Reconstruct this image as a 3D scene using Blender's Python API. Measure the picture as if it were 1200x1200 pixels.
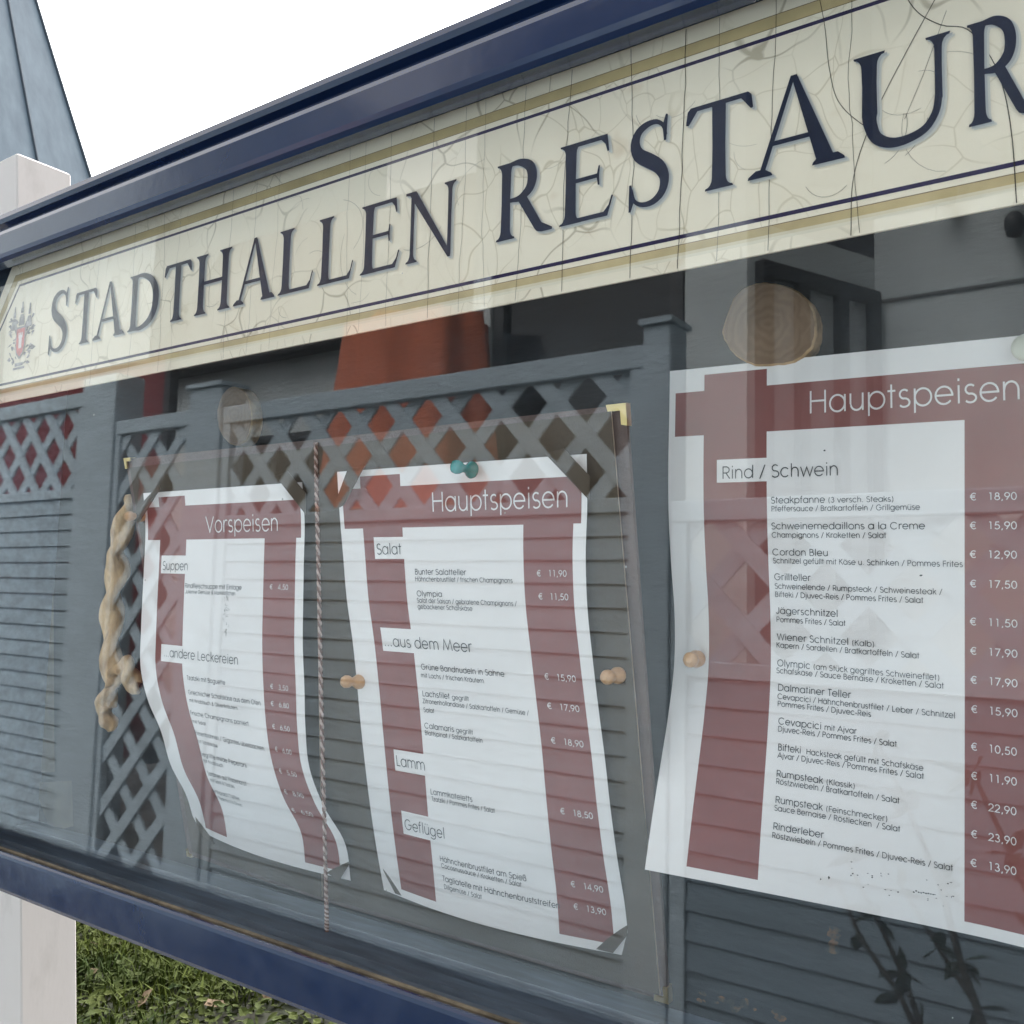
import bpy, math, random
import numpy as np
from mathutils import Vector, Matrix, noise

random.seed(7)
for o in list(bpy.data.objects): bpy.data.objects.remove(o)
SC = bpy.context.scene
COL = SC.collection

# ------------------------------------------------------------------ camera, sky, sun, exposure
cam_d = bpy.data.cameras.new('camera')
cam = bpy.data.objects.new('camera', cam_d); COL.objects.link(cam); SC.camera = cam
FPX = 1100.0 / 1200.0                         # focal length in picture widths
cam_d.sensor_fit = 'HORIZONTAL'; cam_d.sensor_width = 36.0; cam_d.lens = 36.0 * FPX
cam_d.clip_start = 0.02; cam_d.clip_end = 600.0
fw = Vector((-0.574, 0.814, 0.089)); up = Vector((0.032, -0.086, 0.996)); rt = Vector((0.818, 0.574, 0.023))
fw.normalize(); rt = (rt - fw * rt.dot(fw)).normalized(); up = rt.cross(fw)
M = Matrix((rt, up, -fw)).transposed().to_4x4(); M.translation = Vector((0, -0.47, 0))
cam.matrix_world = M
cam_d.dof.use_dof = True; cam_d.dof.focus_distance = 0.62; cam_d.dof.aperture_fstop = 55.0
SC.render.resolution_x = 1024; SC.render.resolution_y = 1024
SC.render.engine = 'CYCLES'

SUN_EL, SUN_AZ = math.radians(52), math.radians(-24)    # bright side of the overcast sky: behind the case
W = bpy.data.worlds.new('World'); SC.world = W; W.use_nodes = True
nt = W.node_tree; nt.nodes.clear()
sky = nt.nodes.new('ShaderNodeTexSky'); sky.sky_type = 'NISHITA'; sky.sun_disc = False
sky.sun_elevation = SUN_EL; sky.sun_rotation = SUN_AZ; sky.air_density = 1.0; sky.dust_density = 4.0; sky.ozone_density = 1.0
hs = nt.nodes.new('ShaderNodeHueSaturation'); hs.inputs['Saturation'].default_value = 0.0; hs.inputs['Value'].default_value = 1.0
bg = nt.nodes.new('ShaderNodeBackground'); bg.inputs['Strength'].default_value = 0.15
wo = nt.nodes.new('ShaderNodeOutputWorld')
nt.links.new(sky.outputs[0], hs.inputs['Color']); nt.links.new(hs.outputs[0], bg.inputs[0]); nt.links.new(bg.outputs[0], wo.inputs[0])
sun_d = bpy.data.lights.new('sun', 'SUN'); sun_d.energy = 1.15; sun_d.angle = math.radians(35); sun_d.color = (1.0, 0.96, 0.90)
sun = bpy.data.objects.new('sun', sun_d); COL.objects.link(sun)
sd = Vector((math.sin(SUN_AZ) * math.cos(SUN_EL), math.cos(SUN_AZ) * math.cos(SUN_EL), math.sin(SUN_EL)))
sun.rotation_euler = sd.to_track_quat('Z', 'Y').to_euler(); sun.location = (0, 3, 8)
SC.view_settings.view_transform = 'Standard'; SC.view_settings.look = 'None'
SC.view_settings.exposure = 2.06; SC.view_settings.gamma = 1.0

# ------------------------------------------------------------------ helpers
def tag(o, label=None, cat=None, group=None, kind=None):
    if label: o['label'] = label
    if cat: o['category'] = cat
    if group: o['group'] = group
    if kind: o['kind'] = kind
    return o

def empty(name, loc, label=None, cat=None, group=None, rz=0.0):
    o = bpy.data.objects.new(name, None); COL.objects.link(o); o.location = loc; o.rotation_euler = (0, 0, rz)
    o.empty_display_size = 0.05
    return tag(o, label, cat, group)

class MB:
    """collects faces and links them as ONE mesh object"""
    def __init__(s): s.v = []; s.f = []; s.m = []; s.sm = []
    def add(s, vs, fs, mi=0, smooth=False):
        b = len(s.v); s.v += [tuple(p) for p in vs]
        for f in fs: s.f.append(tuple(b + i for i in f)); s.m.append(mi); s.sm.append(smooth)
    def quad(s, a, b, c, d, mi=0): s.add([a, b, c, d], [(0, 1, 2, 3)], mi)
    def box(s, x0, x1, y0, y1, z0, z1, mi=0, bev=0.0):
        if bev <= 0:
            v = [(x, y, z) for x in (x0, x1) for y in (y0, y1) for z in (z0, z1)]
            s.add(v, [(0, 1, 3, 2), (4, 6, 7, 5), (0, 4, 5, 1), (2, 3, 7, 6), (0, 2, 6, 4), (1, 5, 7, 3)], mi); return
        b = bev; c = ((x0 + x1) / 2, (y0 + y1) / 2, (z0 + z1) / 2); h = ((x1 - x0) / 2, (y1 - y0) / 2, (z1 - z0) / 2)
        idx = {}; vs = []
        for sx in (-1, 1):
            for sy in (-1, 1):
                for sz in (-1, 1):
                    for ax in range(3):
                        sg = (sx, sy, sz); p = [c[k] + sg[k] * (h[k] if k == ax else h[k] - b) for k in range(3)]
                        idx[(sx, sy, sz, ax)] = len(vs); vs.append(p)
        fs = []
        for ax in range(3):
            o1, o2 = [k for k in range(3) if k != ax]
            for sg in (-1, 1):
                q = []
                for (a, bb) in ((-1, -1), (1, -1), (1, 1), (-1, 1)):
                    t = [0, 0, 0]; t[ax] = sg; t[o1] = a; t[o2] = bb; q.append(idx[(t[0], t[1], t[2], ax)])
                fs.append(tuple(q))
        for ax in range(3):
            o1, o2 = [k for k in range(3) if k != ax]
            for a in (-1, 1):
                for bb in (-1, 1):
                    q = []
                    for e, which in ((-1, o1), (1, o1), (1, o2), (-1, o2)):
                        t = [0, 0, 0]; t[ax] = e; t[o1] = a; t[o2] = bb; q.append(idx[(t[0], t[1], t[2], which)])
                    fs.append(tuple(q))
        for sx in (-1, 1):
            for sy in (-1, 1):
                for sz in (-1, 1): fs.append(tuple(idx[(sx, sy, sz, k)] for k in range(3)))
        s.add(vs, fs, mi)
    def prism_x(s, prof, x0, x1, mi=0):
        """profile of (y, z) points swept along X"""
        n = len(prof); vs = [(x0, y, z) for y, z in prof] + [(x1, y, z) for y, z in prof]
        s.add(vs, [(i, (i + 1) % n, n + (i + 1) % n, n + i) for i in range(n)] + [tuple(range(n - 1, -1, -1)), tuple(range(n, 2 * n))], mi)
    def prism_z(s, prof, z0, z1, mi=0):
        n = len(prof); vs = [(x, y, z0) for x, y in prof] + [(x, y, z1) for x, y in prof]
        s.add(vs, [(i, (i + 1) % n, n + (i + 1) % n, n + i) for i in range(n)] + [tuple(range(n - 1, -1, -1)), tuple(range(n, 2 * n))], mi)
    def prism_y(s, prof, y0, y1, mi=0, mi_side=None):
        n = len(prof); vs = [(x, y0, z) for x, z in prof] + [(x, y1, z) for x, z in prof]
        s.add(vs, [(i, (i + 1) % n, n + (i + 1) % n, n + i) for i in range(n)], mi if mi_side is None else mi_side)
        s.add(vs, [tuple(range(n - 1, -1, -1)), tuple(range(n, 2 * n))], mi)
    def tube(s, pts, rads, n=10, mi=0, squash=None, cap=True):
        pts = [Vector(p) for p in pts]; rings = []; nrm = None
        for i, p in enumerate(pts):
            t = (pts[min(i + 1, len(pts) - 1)] - pts[max(i - 1, 0)]).normalized()
            if nrm is None: nrm = t.orthogonal().normalized()
            nrm = (nrm - t * nrm.dot(t)).normalized(); bn = t.cross(nrm)
            r = rads[i] if hasattr(rads, '__len__') else rads
            q = []
            for k in range(n):
                a = 2 * math.pi * k / n; ca, sa = math.cos(a), math.sin(a); rr = r
                if squash: rr = r * squash(i / (len(pts) - 1), a)
                q.append(p + nrm * ca * rr + bn * sa * rr)
            rings.append(q)
        vs = [v for q in rings for v in q]; fs = []
        for i in range(len(pts) - 1):
            for k in range(n): fs.append((i * n + k, i * n + (k + 1) % n, (i + 1) * n + (k + 1) % n, (i + 1) * n + k))
        if cap: fs += [tuple(range(n - 1, -1, -1)), tuple((len(pts) - 1) * n + k for k in range(n))]
        s.add(vs, fs, mi, True)
    def lathe(s, prof, origin, axis, n=20, mi=0):
        """profile of (distance along axis, radius)"""
        ax = Vector(axis).normalized(); a = ax.orthogonal().normalized(); b = ax.cross(a); o = Vector(origin)
        vs = []; fs = []
        for h, r in prof:
            for k in range(n):
                t = 2 * math.pi * k / n; vs.append(o + ax * h + (a * math.cos(t) + b * math.sin(t)) * r)
        for i in range(len(prof) - 1):
            for k in range(n): fs.append((i * n + k, i * n + (k + 1) % n, (i + 1) * n + (k + 1) % n, (i + 1) * n + k))
        s.add(vs, fs, mi, True)
        s.add(vs[-n:], [tuple(range(n))], mi); s.add(vs[:n], [tuple(range(n - 1, -1, -1))], mi)
    def build(s, name, mats, parent=None, loc=(0, 0, 0)):
        me = bpy.data.meshes.new(name); me.from_pydata(s.v, [], s.f)
        for m in (mats if isinstance(mats, (list, tuple)) else [mats]): me.materials.append(m)
        me.polygons.foreach_set('material_index', s.m); me.polygons.foreach_set('use_smooth', s.sm); me.update()
        o = bpy.data.objects.new(name, me); COL.objects.link(o)
        if parent:
            o.parent = parent; o.location = loc
            # shapes are given in world coordinates: bring them into the parent's frame
            o.matrix_parent_inverse = Matrix.Identity(4)
            me.transform(world_of(parent).inverted())
        else: o.location = loc
        return o

def world_of(o):
    m = o.matrix_basis.copy() if o.type != 'X' else None
    m = Matrix.LocRotScale(o.location, o.rotation_euler, o.scale)
    return world_of(o.parent) @ m if o.parent else m

def rest(o):
    """moves a single-mesh thing's origin to the centre of its base"""
    me = o.data; xs = [v.co for v in me.vertices]
    c = Vector(((min(p.x for p in xs) + max(p.x for p in xs)) / 2, (min(p.y for p in xs) + max(p.y for p in xs)) / 2, min(p.z for p in xs)))
    me.transform(Matrix.Translation(-c)); o.location = o.location + c
    return o

def copy_tree(o, parent=None):
    c = o.copy(); COL.objects.link(c)
    if parent: c.parent = parent
    for ch in list(o.children): copy_tree(ch, c)
    return c

# ------------------------------------------------------------------ materials
def nodes(m): return m.node_tree.nodes, m.node_tree.links
def mat(name, col, rough=0.6, spec=0.5, metal=0.0, var=0.0, scale=8.0, bump=0.0, bscale=60.0, coat=0.0, stretch=(1, 1, 1), detail=6.0, col2=None, lo=0.35, hi=0.65):
    m = bpy.data.materials.new(name); m.use_nodes = True; N, L = nodes(m); p = N['Principled BSDF']
    p.inputs['Base Color'].default_value = (*col, 1); p.inputs['Roughness'].default_value = rough
    p.inputs['Specular IOR Level'].default_value = spec; p.inputs['Metallic'].default_value = metal; p.inputs['Coat Weight'].default_value = coat
    if var or col2:
        tc = N.new('ShaderNodeTexCoord'); mp = N.new('ShaderNodeMapping'); mp.inputs['Scale'].default_value = stretch
        nz = N.new('ShaderNodeTexNoise'); nz.inputs['Scale'].default_value = scale; nz.inputs['Detail'].default_value = detail; nz.inputs['Roughness'].default_value = 0.62
        cr = N.new('ShaderNodeValToRGB'); cr.color_ramp.elements[0].position = lo; cr.color_ramp.elements[1].position = hi
        c2 = col2 if col2 else tuple(c * (1 - var) for c in col); c1 = col if col2 else tuple(min(1, c * (1 + var)) for c in col)
        cr.color_ramp.elements[0].color = (*c2, 1); cr.color_ramp.elements[1].color = (*c1, 1)
        L.new(tc.outputs['Object'], mp.inputs[0]); L.new(mp.outputs[0], nz.inputs['Vector']); L.new(nz.outputs['Fac'], cr.inputs[0]); L.new(cr.outputs[0], p.inputs['Base Color'])
    if bump:
        tc2 = N.new('ShaderNodeTexCoord'); n2 = N.new('ShaderNodeTexNoise'); n2.inputs['Scale'].default_value = bscale; n2.inputs['Detail'].default_value = 5
        bp = N.new('ShaderNodeBump'); bp.inputs['Strength'].default_value = bump; bp.inputs['Distance'].default_value = 0.002
        mp2 = N.new('ShaderNodeMapping'); mp2.inputs['Scale'].default_value = stretch
        L.new(tc2.outputs['Object'], mp2.inputs[0]); L.new(mp2.outputs[0], n2.inputs['Vector']); L.new(n2.outputs['Fac'], bp.inputs['Height']); L.new(bp.outputs[0], p.inputs['Normal'])
    return m

M_NAVY = mat('navy_paint', (0.005, 0.016, 0.056), 0.13, 0.45, var=0.08, scale=5, bump=0.10, bscale=25, coat=0.0)
def rough_noise(m, lo, hi, scale):
    N, L = nodes(m); tc = N.new('ShaderNodeTexCoord'); nz = N.new('ShaderNodeTexNoise'); nz.inputs['Scale'].default_value = scale; nz.inputs['Detail'].default_value = 8; nz.inputs['Roughness'].default_value = .7
    mr = N.new('ShaderNodeMapRange'); mr.inputs[1].default_value = .35; mr.inputs[2].default_value = .7; mr.inputs[3].default_value = lo; mr.inputs[4].default_value = hi
    L.new(tc.outputs['Object'], nz.inputs['Vector']); L.new(nz.outputs['Fac'], mr.inputs[0]); L.new(mr.outputs[0], N['Principled BSDF'].inputs['Roughness'])
rough_noise(M_NAVY, .10, .19, 30)
M_NAVYD = mat('navy_paint_inside', (0.080, 0.108, 0.145), 0.45, var=0.35, scale=14, stretch=(1, 6, 6))
M_GASKET = mat('dusty_gasket', (0.13, 0.105, 0.07), 0.9, var=0.5, scale=40)
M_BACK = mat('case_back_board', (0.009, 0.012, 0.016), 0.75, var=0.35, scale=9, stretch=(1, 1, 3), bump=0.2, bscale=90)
M_STAIN = mat('glue_stain', (0.10, 0.085, 0.055), 0.7, col2=(0.045, 0.045, 0.04), scale=30)
M_RUST = mat('rust_stain', (0.13, 0.055, 0.02), 0.9, col2=(0.03, 0.03, 0.03), scale=120, lo=0.45, hi=0.6)
M_WHITEPOST = mat('weathered_white_paint', (0.54, 0.505, 0.49), 0.6, col2=(0.44, 0.41, 0.395), scale=9, stretch=(1.5, 1.5, 0.6), bump=0.35, bscale=30, lo=0.27, hi=0.42)
M_PAPER = mat('menu_paper', (0.82, 0.80, 0.79), 0.75, 0.3, col2=(0.76, 0.745, 0.735), scale=9, bump=0.5, bscale=14)
M_MAROON = mat('printed_maroon', (0.225, 0.070, 0.062), 0.55, 0.4, var=0.06, scale=30, bump=0.2, bscale=22)
M_INK = mat('grey_ink', (0.055, 0.06, 0.065), 0.8, 0.1)
M_INKW = mat('unprinted_white', (0.74, 0.70, 0.69), 0.8, 0.2)
M_PAGE = mat('olive_grey_page', (0.070, 0.053, 0.035), 0.7, 0.3, var=0.12, scale=20, bump=0.1, bscale=200)
M_COVER = mat('brown_leatherette', (0.095, 0.058, 0.047), 0.55, 0.5, var=0.2, scale=30, bump=0.3, bscale=300)
M_BRASS = mat('brass_corner', (0.62, 0.47, 0.20), 0.32, 0.5, metal=0.85, var=0.15, scale=60)
M_EDGE = mat('page_edge', (0.42, 0.33, 0.25), 0.6)
M_CORD_A = mat('pale_pink_yarn', (0.50, 0.38, 0.34), 0.9, var=0.2, scale=300)
M_CORD_B = mat('brown_yarn', (0.20, 0.11, 0.085), 0.9, var=0.2, scale=300)
M_PIN = mat('varnished_beech', (0.56, 0.33, 0.16), 0.4, var=0.12, scale=60, stretch=(1, 1, 4))
M_TEAL = mat('teal_plastic', (0.005, 0.25, 0.245), 0.25, 0.5, var=0.08, scale=20)
M_PALE = mat('pale_plastic', (0.55, 0.56, 0.47), 0.35, 0.5, var=0.06, scale=20)
M_TWIG = mat('bare_twisted_wood', (0.66, 0.46, 0.25), 0.75, col2=(0.30, 0.18, 0.085), scale=26, stretch=(3, 3, 1.0), bump=1.0, bscale=60, lo=0.3, hi=0.62)
M_BARK = mat('pale_bark_rim', (0.42, 0.28, 0.15), 0.9, var=0.4, scale=80)
M_STEEL = mat('grey_metal', (0.25, 0.25, 0.26), 0.4, metal=0.6)

def slice_material():
    m = bpy.data.materials.new('sawn_wood_rings'); m.use_nodes = True; N, L = nodes(m); p = N['Principled BSDF']; p.inputs['Roughness'].default_value = 0.7
    tc = N.new('ShaderNodeTexCoord'); wv = N.new('ShaderNodeTexWave'); wv.wave_type = 'RINGS'; wv.rings_direction = 'Y'
    wv.inputs['Scale'].default_value = 60; wv.inputs['Distortion'].default_value = 9; wv.inputs['Detail'].default_value = 3; wv.inputs['Detail Scale'].default_value = 1.5
    nz = N.new('ShaderNodeTexNoise'); nz.inputs['Scale'].default_value = 35; nz.inputs['Detail'].default_value = 6
    mx = N.new('ShaderNodeMix'); mx.data_type = 'FLOAT'; mx.inputs[0].default_value = 0.8
    cr = N.new('ShaderNodeValToRGB'); cr.color_ramp.elements[0].position = 0.25; cr.color_ramp.elements[1].position = 0.75
    cr.color_ramp.elements[0].color = (0.165, 0.10, 0.056, 1); cr.color_ramp.elements[1].color = (0.245, 0.16, 0.098, 1)
    L.new(tc.outputs['Object'], wv.inputs['Vector']); L.new(tc.outputs['Object'], nz.inputs['Vector'])
    L.new(wv.outputs['Fac'], mx.inputs[2]); L.new(nz.outputs['Fac'], mx.inputs[3]); L.new(mx.outputs[0], cr.inputs[0]); L.new(cr.outputs[0], p.inputs['Base Color'])
    return m
M_SLICE = slice_material()

def header_material(name, base, dark, edge_lo=0.0):
    """aged cream film with fine curved cracks and rusty blotches"""
    m = bpy.data.materials.new(name); m.use_nodes = True; N, L = nodes(m); p = N['Principled BSDF']
    p.inputs['Roughness'].default_value = 0.42; p.inputs['Specular IOR Level'].default_value = 0.35
    tc = N.new('ShaderNodeTexCoord')
    n1 = N.new('ShaderNodeTexNoise'); n1.inputs['Scale'].default_value = 9; n1.inputs['Detail'].default_value = 6
    c1 = N.new('ShaderNodeValToRGB'); c1.color_ramp.elements[0].position = 0.3; c1.color_ramp.elements[1].position = 0.7
    c1.color_ramp.elements[0].color = (*dark, 1); c1.color_ramp.elements[1].color = (*base, 1)
    L.new(tc.outputs['Object'], n1.inputs['Vector']); L.new(n1.outputs['Fac'], c1.inputs[0])
    # blotches
    n2 = N.new('ShaderNodeTexNoise'); n2.inputs['Scale'].default_value = 26; n2.inputs['Detail'].default_value = 3
    c2 = N.new('ShaderNodeValToRGB'); c2.color_ramp.elements[0].position = 0.66; c2.color_ramp.elements[1].position = 0.80
    c2.color_ramp.elements[0].color = (0, 0, 0, 1); c2.color_ramp.elements[1].color = (0.45, 0.45, 0.45, 1)
    L.new(tc.outputs['Object'], n2.inputs['Vector']); L.new(n2.outputs['Fac'], c2.inputs[0])
    m1 = N.new('ShaderNodeMix'); m1.data_type = 'RGBA'; m1.inputs[7].default_value = (0.42, 0.25, 0.10, 1)
    L.new(c2.outputs[0], m1.inputs[0]); L.new(c1.outputs[0], m1.inputs[6])
    prev = m1.outputs[2]
    # two nets of curved hairline cracks, broken up by noise
    for sc, wid, seed, dk in ((24, 0.011, 1.7, 0.62), (46, 0.013, 8.3, 0.78)):
        mp = N.new('ShaderNodeMapping'); mp.inputs['Location'].default_value = (seed, seed * 2, seed); mp.inputs['Scale'].default_value = (1.0, 1, 0.8)
        nd = N.new('ShaderNodeTexNoise'); nd.inputs['Scale'].default_value = 14; nd.inputs['Detail'].default_value = 2
        ma = N.new('ShaderNodeMix'); ma.data_type = 'RGBA'; ma.blend_type = 'LINEAR_LIGHT'; ma.inputs[0].default_value = 0.035
        vo = N.new('ShaderNodeTexVoronoi'); vo.feature = 'DISTANCE_TO_EDGE'; vo.inputs['Scale'].default_value = sc
        L.new(tc.outputs['Object'], mp.inputs[0]); L.new(mp.outputs[0], nd.inputs['Vector']); L.new(mp.outputs[0], ma.inputs[6]); L.new(nd.outputs['Color'], ma.inputs[7]); L.new(ma.outputs[2], vo.inputs['Vector'])
        lt = N.new('ShaderNodeMapRange'); lt.inputs[1].default_value = wid * 0.5; lt.inputs[2].default_value = wid * 1.6; lt.inputs[3].default_value = 1; lt.inputs[4].default_value = 0
        L.new(vo.outputs['Distance'], lt.inputs[0])
        nb = N.new('ShaderNodeTexNoise'); nb.inputs['Scale'].default_value = 12; nb.inputs['Detail'].default_value = 2
        L.new(mp.outputs[0], nb.inputs['Vector'])
        gt = N.new('ShaderNodeMapRange'); gt.inputs[1].default_value = 0.48; gt.inputs[2].default_value = 0.60; gt.inputs[3].default_value = 0; gt.inputs[4].default_value = 1
        L.new(nb.outputs['Fac'], gt.inputs[0])
        mu = N.new('ShaderNodeMath'); mu.operation = 'MULTIPLY'; L.new(lt.outputs[0], mu.inputs[0]); L.new(gt.outputs[0], mu.inputs[1])
        m2 = N.new('ShaderNodeMix'); m2.data_type = 'RGBA'; m2.blend_type = 'MULTIPLY'; m2.inputs[7].default_value = (dk, dk * 0.97, dk * 0.90, 1)
        L.new(mu.outputs[0], m2.inputs[0]); L.new(prev, m2.inputs[6]); prev = m2.outputs[2]
    L.new(prev, p.inputs['Base Color'])
    return m
M_CREAM = header_material('aged_cream_film', (0.82, 0.755, 0.615), (0.75, 0.68, 0.54))
M_GOLD = mat('faded_gold_print', (0.46, 0.365, 0.185), 0.5, var=0.15, scale=20)
M_GOLDF = mat('pale_gold_print', (0.64, 0.57, 0.41), 0.5, var=0.10, scale=20)
M_GOLDP = mat('faint_gold_print', (0.70, 0.65, 0.52), 0.5, var=0.06, scale=20)
M_GOLDE = mat('brown_outline_print', (0.16, 0.11, 0.05), 0.5)
M_PURPLE = mat('dark_violet_print', (0.020, 0.014, 0.060), 0.45, 0.2)
M_CRACK = mat('open_crack', (0.035, 0.028, 0.022), 0.9)
M_LETTER = mat('navy_letter_print', (0.004, 0.009, 0.030), 0.4, 0.15, var=0.15, scale=12)
M_SHADOW1 = mat('pale_blue_letter_edge', (0.58, 0.58, 0.53), 0.5)
M_SHADOW2 = mat('grey_blue_letter_edge', (0.42, 0.44, 0.44), 0.5)
M_CREST = mat('grey_crest_print', (0.30, 0.28, 0.29), 0.5, var=0.5, scale=260)
M_CRESTD = mat('dark_crest_print', (0.17, 0.16, 0.17), 0.5, var=0.4, scale=260)
M_CRESTR = mat('faded_red_print', (0.52, 0.13, 0.13), 0.5, var=0.3, scale=200)

def glass_material():
    m = bpy.data.materials.new('window_glass'); m.use_nodes = True; N, L = nodes(m); N.clear()
    out = N.new('ShaderNodeOutputMaterial'); ge = N.new('ShaderNodeNewGeometry'); dt = N.new('ShaderNodeVectorMath'); dt.operation = 'DOT_PRODUCT'
    L.new(ge.outputs['Incoming'], dt.inputs[0]); L.new(ge.outputs['Normal'], dt.inputs[1])
    ab = N.new('ShaderNodeMath'); ab.operation = 'ABSOLUTE'; L.new(dt.outputs['Value'], ab.inputs[0])
    om = N.new('ShaderNodeMath'); om.operation = 'SUBTRACT'; om.inputs[0].default_value = 1; L.new(ab.outputs[0], om.inputs[1])
    pw = N.new('ShaderNodeMath'); pw.operation = 'POWER'; pw.inputs[1].default_value = 5; L.new(om.outputs[0], pw.inputs[0])
    R0 = 0.042
    ml = N.new('ShaderNodeMath'); ml.operation = 'MULTIPLY_ADD'; ml.inputs[1].default_value = 1 - R0; ml.inputs[2].default_value = R0; L.new(pw.outputs[0], ml.inputs[0])
    tr = N.new('ShaderNodeBsdfTransparent'); tr.inputs[0].default_value = (0.985, 0.986, 0.985, 1)
    gl = N.new('ShaderNodeBsdfGlossy'); gl.inputs['Roughness'].default_value = 0.0
    mx = N.new('ShaderNodeMixShader'); L.new(ml.outputs[0], mx.inputs[0]); L.new(tr.outputs[0], mx.inputs[1]); L.new(gl.outputs[0], mx.inputs[2])
    # dust specks and a thin film of dirt
    tc = N.new('ShaderNodeTexCoord'); vo = N.new('ShaderNodeTexVoronoi'); vo.inputs['Scale'].default_value = 38; vo.inputs['Randomness'].default_value = 1
    L.new(tc.outputs['Object'], vo.inputs['Vector'])
    se = N.new('ShaderNodeSeparateColor'); L.new(vo.outputs['Color'], se.inputs[0])
    sz = N.new('ShaderNodeMapRange'); sz.inputs[1].default_value = 0.72; sz.inputs[2].default_value = 1.0; sz.inputs[3].default_value = 0.0; sz.inputs[4].default_value = 0.032
    L.new(se.outputs[0], sz.inputs[0])
    ls = N.new('ShaderNodeMath'); ls.operation = 'LESS_THAN'; L.new(vo.outputs['Distance'], ls.inputs[0]); L.new(sz.outputs[0], ls.inputs[1])
    sc = N.new('ShaderNodeMath'); sc.operation = 'MULTIPLY'; sc.inputs[1].default_value = 0.55; L.new(ls.outputs[0], sc.inputs[0])
    nz = N.new('ShaderNodeTexNoise'); nz.inputs['Scale'].default_value = 7; nz.inputs['Detail'].default_value = 8; nz.inputs['Roughness'].default_value = 0.7; L.new(tc.outputs['Object'], nz.inputs['Vector'])
    mr = N.new('ShaderNodeMapRange'); mr.inputs[1].default_value = 0.35; mr.inputs[2].default_value = 0.8; mr.inputs[3].default_value = 0.0005; mr.inputs[4].default_value = 0.013; L.new(nz.outputs['Fac'], mr.inputs[0])
    ad = N.new('ShaderNodeMath'); ad.operation = 'MAXIMUM'; L.new(sc.outputs[0], ad.inputs[0]); L.new(mr.outputs[0], ad.inputs[1])
    df = N.new('ShaderNodeBsdfDiffuse'); df.inputs[0].default_value = (0.55, 0.55, 0.52, 1)
    m2 = N.new('ShaderNodeMixShader'); L.new(ad.outputs[0], m2.inputs[0]); L.new(mx.outputs[0], m2.inputs[1]); L.new(df.outputs[0], m2.inputs[2])
    L.new(m2.outputs[0], out.inputs[0])
    return m
M_GLASS = glass_material()

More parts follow.
